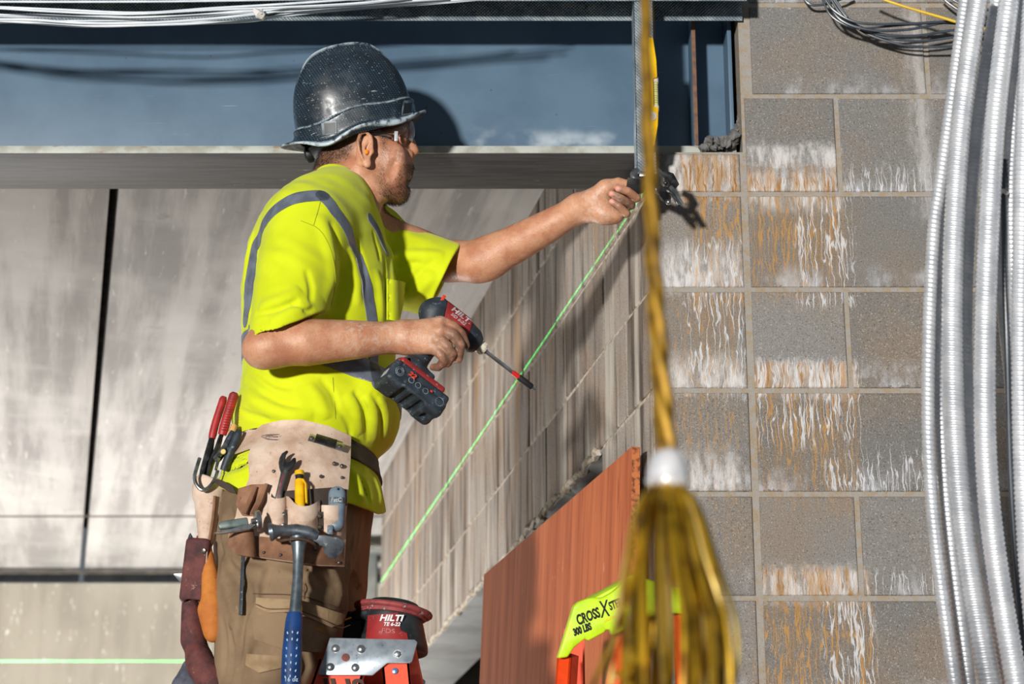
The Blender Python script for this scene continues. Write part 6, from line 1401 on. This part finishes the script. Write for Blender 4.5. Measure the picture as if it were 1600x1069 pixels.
# plywood leaning over the opening
t = NT('red_stained_plywood'); v = t.map(t.co, (1, 1, 1), (0, 0, -.2)); vs = t.map(v, (30, 30, 1.3)); c = t.mix(t.ramp(t.noise(1, 6, vs, .6), .28, .74), L(196, 114, 74), L(158, 82, 52)); c = t.mix(t.ramp(t.noise(1, 4, t.map(v, (120, 120, 1.2)), .5), .60, .72, 0, .6), c, L(112, 54, 36)); c = t.mix(t.ramp(t.noise(1, 5, t.map(v, (26, 26, 14)), .7), .64, .72, 0, .5), c, L(214, 150, 116))
M['ply'] = t.out(c, .72, 0, t.bump(t.noise(1, 5, vs), .2, .003), .3); M['ply_edge'] = mk('splintered_ply_edge', L(190, 112, 64), L(96, 54, 34), 90, rough=.9, bump=.5)
pw = Vector(P(994, 698, 4.30)); along = Vector((-.26, .965, 0)).normalized(); pz = Vector((.10, -.045, -1)).normalized() if False else Vector((-.035, -.055, -1)).normalized(); nrm = along.cross(pz).normalized()
Lp, Hp = 1.22, 2.74; Hp = (pw.z - FLOOR) / -pz.z - .002
FPw = Matrix((along, pz, nrm)).transposed().to_4x4(); FPw.translation = pw; th_ = .018
mb = MB(); mb.box((Lp / 2, Hp / 2, 0), (Lp, Hp, th_), .0012, FPw); ply = tag(mb.build('plywood_sheet', M['ply']), 'rust-red stained plywood sheet leaning upright over the wall opening', 'plywood')
mb = MB(); mb.box((-.0006, Hp / 2, 0), (.0012, Hp * .999, th_ * .96), 0, FPw)
for k in range(40): y_ = random.uniform(.02, Hp * .6); mb.box((-.0012, y_, random.uniform(-.006, .006)), (.002, random.uniform(.02, .12), .0016), 0, FPw)
mb.build('splintered_edge', M['ply_edge'], ply)
mb = MB(); mb.tube([FPw @ Vector((.30 + .012 * math.sin(k * .9) + k * .002, .004 + k * .05, -th_ / 2)) for k in range(24)], .0011, 5); mb.build('face_crack', mk('dark_crack', L(64, 34, 24), rough=.9), ply)

# second ladder, lime top
YB = 4.06
l2 = empty('step_ladder', (P(1000, 1069, YB)[0], YB, FLOOR), 'orange step ladder with lime green printed top, standing before the plywood', 'ladder')
cq = V3(1000, 968, YB); cx2 = cdir(1, -.36, .16); cy2 = cdir(-.16, -1, 0.1)
FCp = frame(cq, cx2, y=cy2)
def loc(px, py):       # a point of the front of the top, read off its plane
    r = Vector(ray(px, py)); n_ = FCp.col[2].to_3d(); p_ = r * (cq.dot(n_) / r.dot(n_)); l = FCp.inverted() @ p_; return (l.x, l.y)
tp = [loc(*a) for a in ((870, 1029), (879, 1000), (895, 947), (903, 940), (920, 934), (940, 934), (955, 926), (972, 911), (985, 898), (1010, 905), (1040, 914), (1070, 920), (1080, 928), (1079, 962), (1068, 960), (1050, 958), (1000, 968), (972, 985), (955, 994), (952, 984), (945, 984), (944, 988), (918, 1002), (913, 998), (896, 1012), (886, 1027))]
mb = MB(); mb.prism(tp, -.012, .012, FCp, .004, 3); cap_ = mb.build('top_cap', M['lime_plastic'], l2)
mb = MB(); mb.prism([loc(*a) for a in ((925, 936), (985, 904), (1070, 922), (1070, 950), (1000, 960), (930, 984))], -.11, -.010, FCp, .006, 2); mb.build('top_body', M['lime_plastic'], l2)
def cap_text(s, px, py, size, sx, bold, rot=0, m='black_ink'):
    x_, y_ = loc(px, py); text('lettering', s, size, FCp @ Matrix.Translation((x_, y_, .0124)) @ Matrix.Rotation(math.radians(rot), 4, 'Z'), M[m], cap_, .0004, .15, sx, bold)
cap_text('CROSS', 917, 964, .026, .58, .0011, 0); cap_text('X', 942, 953, .044, .55, .0004, -8); cap_text('STEP', 959, 945, .021, .55, .0009, 2); cap_text('300 LBS', 908, 984, .018, .60, .0012, 0); cap_text('LADDER', 951, 967, .0080, .8, .0, 2, 'yellow')
c0 = FCp @ Vector((*loc(987, 967), .0122)); mb = MB(); mb.lathe([(-.001, .0085), (.002, .008), (.003, .003)], frame(c0, FCp.col[2].to_3d(), z=(0, 0, 1)), 18); mb.build('rivet', M['alu'], cap_)
for a, b, w_ in (((884, 1024), (866, 1250), .030), ((978, 985), (905, 1330), .034), ((1066, 956), (1080, 1320), .034)):
    p0 = FCp @ Vector((*loc(*a), -.02)); dd_ = (V3(b[0], b[1], YB - .08) - p0).normalized(); p1 = p0 + dd_ * ((p0.z - FLOOR) / -dd_.z); mb = MB(); rail(mb, p0, p1, (-.5, -.87, 0), w_, .03); mb.build('front_rail', M['fibre_orange'], l2)
p0 = FCp @ Vector((*loc(930, 985), -.14)); 
for dx in (-.02, .22):
    a = p0 + Vector((dx, .02, 0)); mb = MB(); rail(mb, a, (a.x + .02, a.y + .20, FLOOR), (0, 1, 0), .04, .025); mb.build('rear_rail', M['fibre_orange'], l2)
for k in range(5):
    z_ = .40 - k * .305; a = FCp @ Vector((*loc(930, 1060), -.03)); mb = MB(); mb.box((a.x + .06, a.y - .01 - (0.55 - z_) * .05, z_), (.33 + .06 * k, .08, .022), .004); mb.build('step', M['alu'], l2)

# gold strand mop hanging close to the lens
t = NT('gold_metallic_strand'); c = t.mix(t.ramp(t.noise(30, 3), .4, .65), L(206, 164, 40), L(120, 88, 14)); M['gold'] = t.out(c, .25, .7, None, .6)
YT = 1.90; M['gold_pale'] = mk('pale_gold_strand', L(232, 204, 120), L(196, 156, 60), 30, rough=.3, metal=.5)
tas = empty('gold_tassel', tuple(P(1045, 735, YT)), 'gold strand tassel hanging on a cord in front of the block wall', 'tassel')
cord = spline([P(1008, -60, YT), P(1010, 100, YT), P(1016, 300, YT), P(1023, 450, YT), P(1033, 600, YT), P(1043, 735, YT)], 40)
mb = MB()
for k in range(3):
    mb.tube([tuple(c + np.array([math.cos(i * .11 + k * 2.09), math.sin(i * .11 + k * 2.09), 0]) * (.0022 + .0030 * i / 160)) for i, c in enumerate(spline(cord, 160))], list(np.linspace(.0030, .0062, 160)), 8)
mb.build('cord', mk('gold_cord', L(158, 120, 24), L(104, 76, 14), 40, rough=.5, metal=.45), tas)
mb = MB(); c0 = P(1044, 742, YT); mb.ball((0, 0, 0), (.019, .019, .026), 16, Matrix.Translation(c0)); mb.tube([c0 + np.array([.017 * math.cos(u), .017 * math.sin(u), -.006 + .002 * math.sin(3 * u)]) for u in np.linspace(0, 6.283, 25)], .0035, 8); mb.build('binding', mk('silver_foil_wrap', L(238, 238, 240), L(214, 214, 220), 60, rough=.25, metal=.25), tas)
r2 = np.random.default_rng(11)
for k in range(58):
    an = r2.uniform(0, 2 * math.pi); rr = math.sqrt(r2.uniform(.02, 1)); ex = 1063 + 104 * rr * math.cos(an) + r2.normal(0, 5); dy = .062 * rr * math.sin(an); sp_ = .4 + .6 * rr
    pts = [P(1044 + 9 * rr * math.cos(an), 744, YT + dy * .12), P(1046 + 50 * rr * math.cos(an), 790, YT + dy * .55), P(1051 + 76 * rr * math.cos(an), 870, YT + dy * .8), P(ex - 3 * math.cos(an), 980, YT + dy * .95 + r2.normal(0, .004)), P(ex + r2.normal(0, 6), 1130 + r2.uniform(-30, 60), YT + dy)]
    mb = MB(); mb.tube(spline(pts, 22), [r2.uniform(.0016, .0036)] * 20 + [.002, .0016], 7); mb.build('strand', M['gold_pale'] if k % 4 == 0 else M['gold'], tas)
for pts in ([(1000, 830), (985, 920), (955, 1000), (925, 1075)], [(1020, 960), (1000, 1020), (960, 1060)]):
    mb = MB(); mb.tube(spline([P(a, b, YT - .02) for a, b in pts], 20), .0026, 7); mb.build('strand', M['gold'], tas)

# ------------------------------------------------------------------ the laser level's flat green beam
ld = bpy.data.lights.new('laser_level', 'POINT'); lo_ = bpy.data.objects.new('laser_level', ld); COL.objects.link(lo_); lo_.location = (-2.65, 8.9, 1.823); ld.shadow_soft_size = .0005; ld.energy = 300.0; ld.use_nodes = True
nt = ld.node_tree; em = nt.nodes['Emission']; tc = nt.nodes.new('ShaderNodeTexCoord'); sx_ = nt.nodes.new('ShaderNodeSeparateXYZ'); nt.links.new(tc.outputs['Normal'], sx_.inputs[0])
m1 = nt.nodes.new('ShaderNodeMath'); m1.operation = 'ABSOLUTE'; nt.links.new(sx_.outputs[2], m1.inputs[0]); m2 = nt.nodes.new('ShaderNodeMath'); m2.operation = 'LESS_THAN'; m2.inputs[1].default_value = .00075; nt.links.new(m1.outputs[0], m2.inputs[0])
m3 = nt.nodes.new('ShaderNodeMath'); m3.operation = 'MULTIPLY'; m3.inputs[1].default_value = 14.0; nt.links.new(m2.outputs[0], m3.inputs[0]); nt.links.new(m3.outputs[0], em.inputs['Strength']); em.inputs['Color'].default_value = (.05, 1, .18, 1)
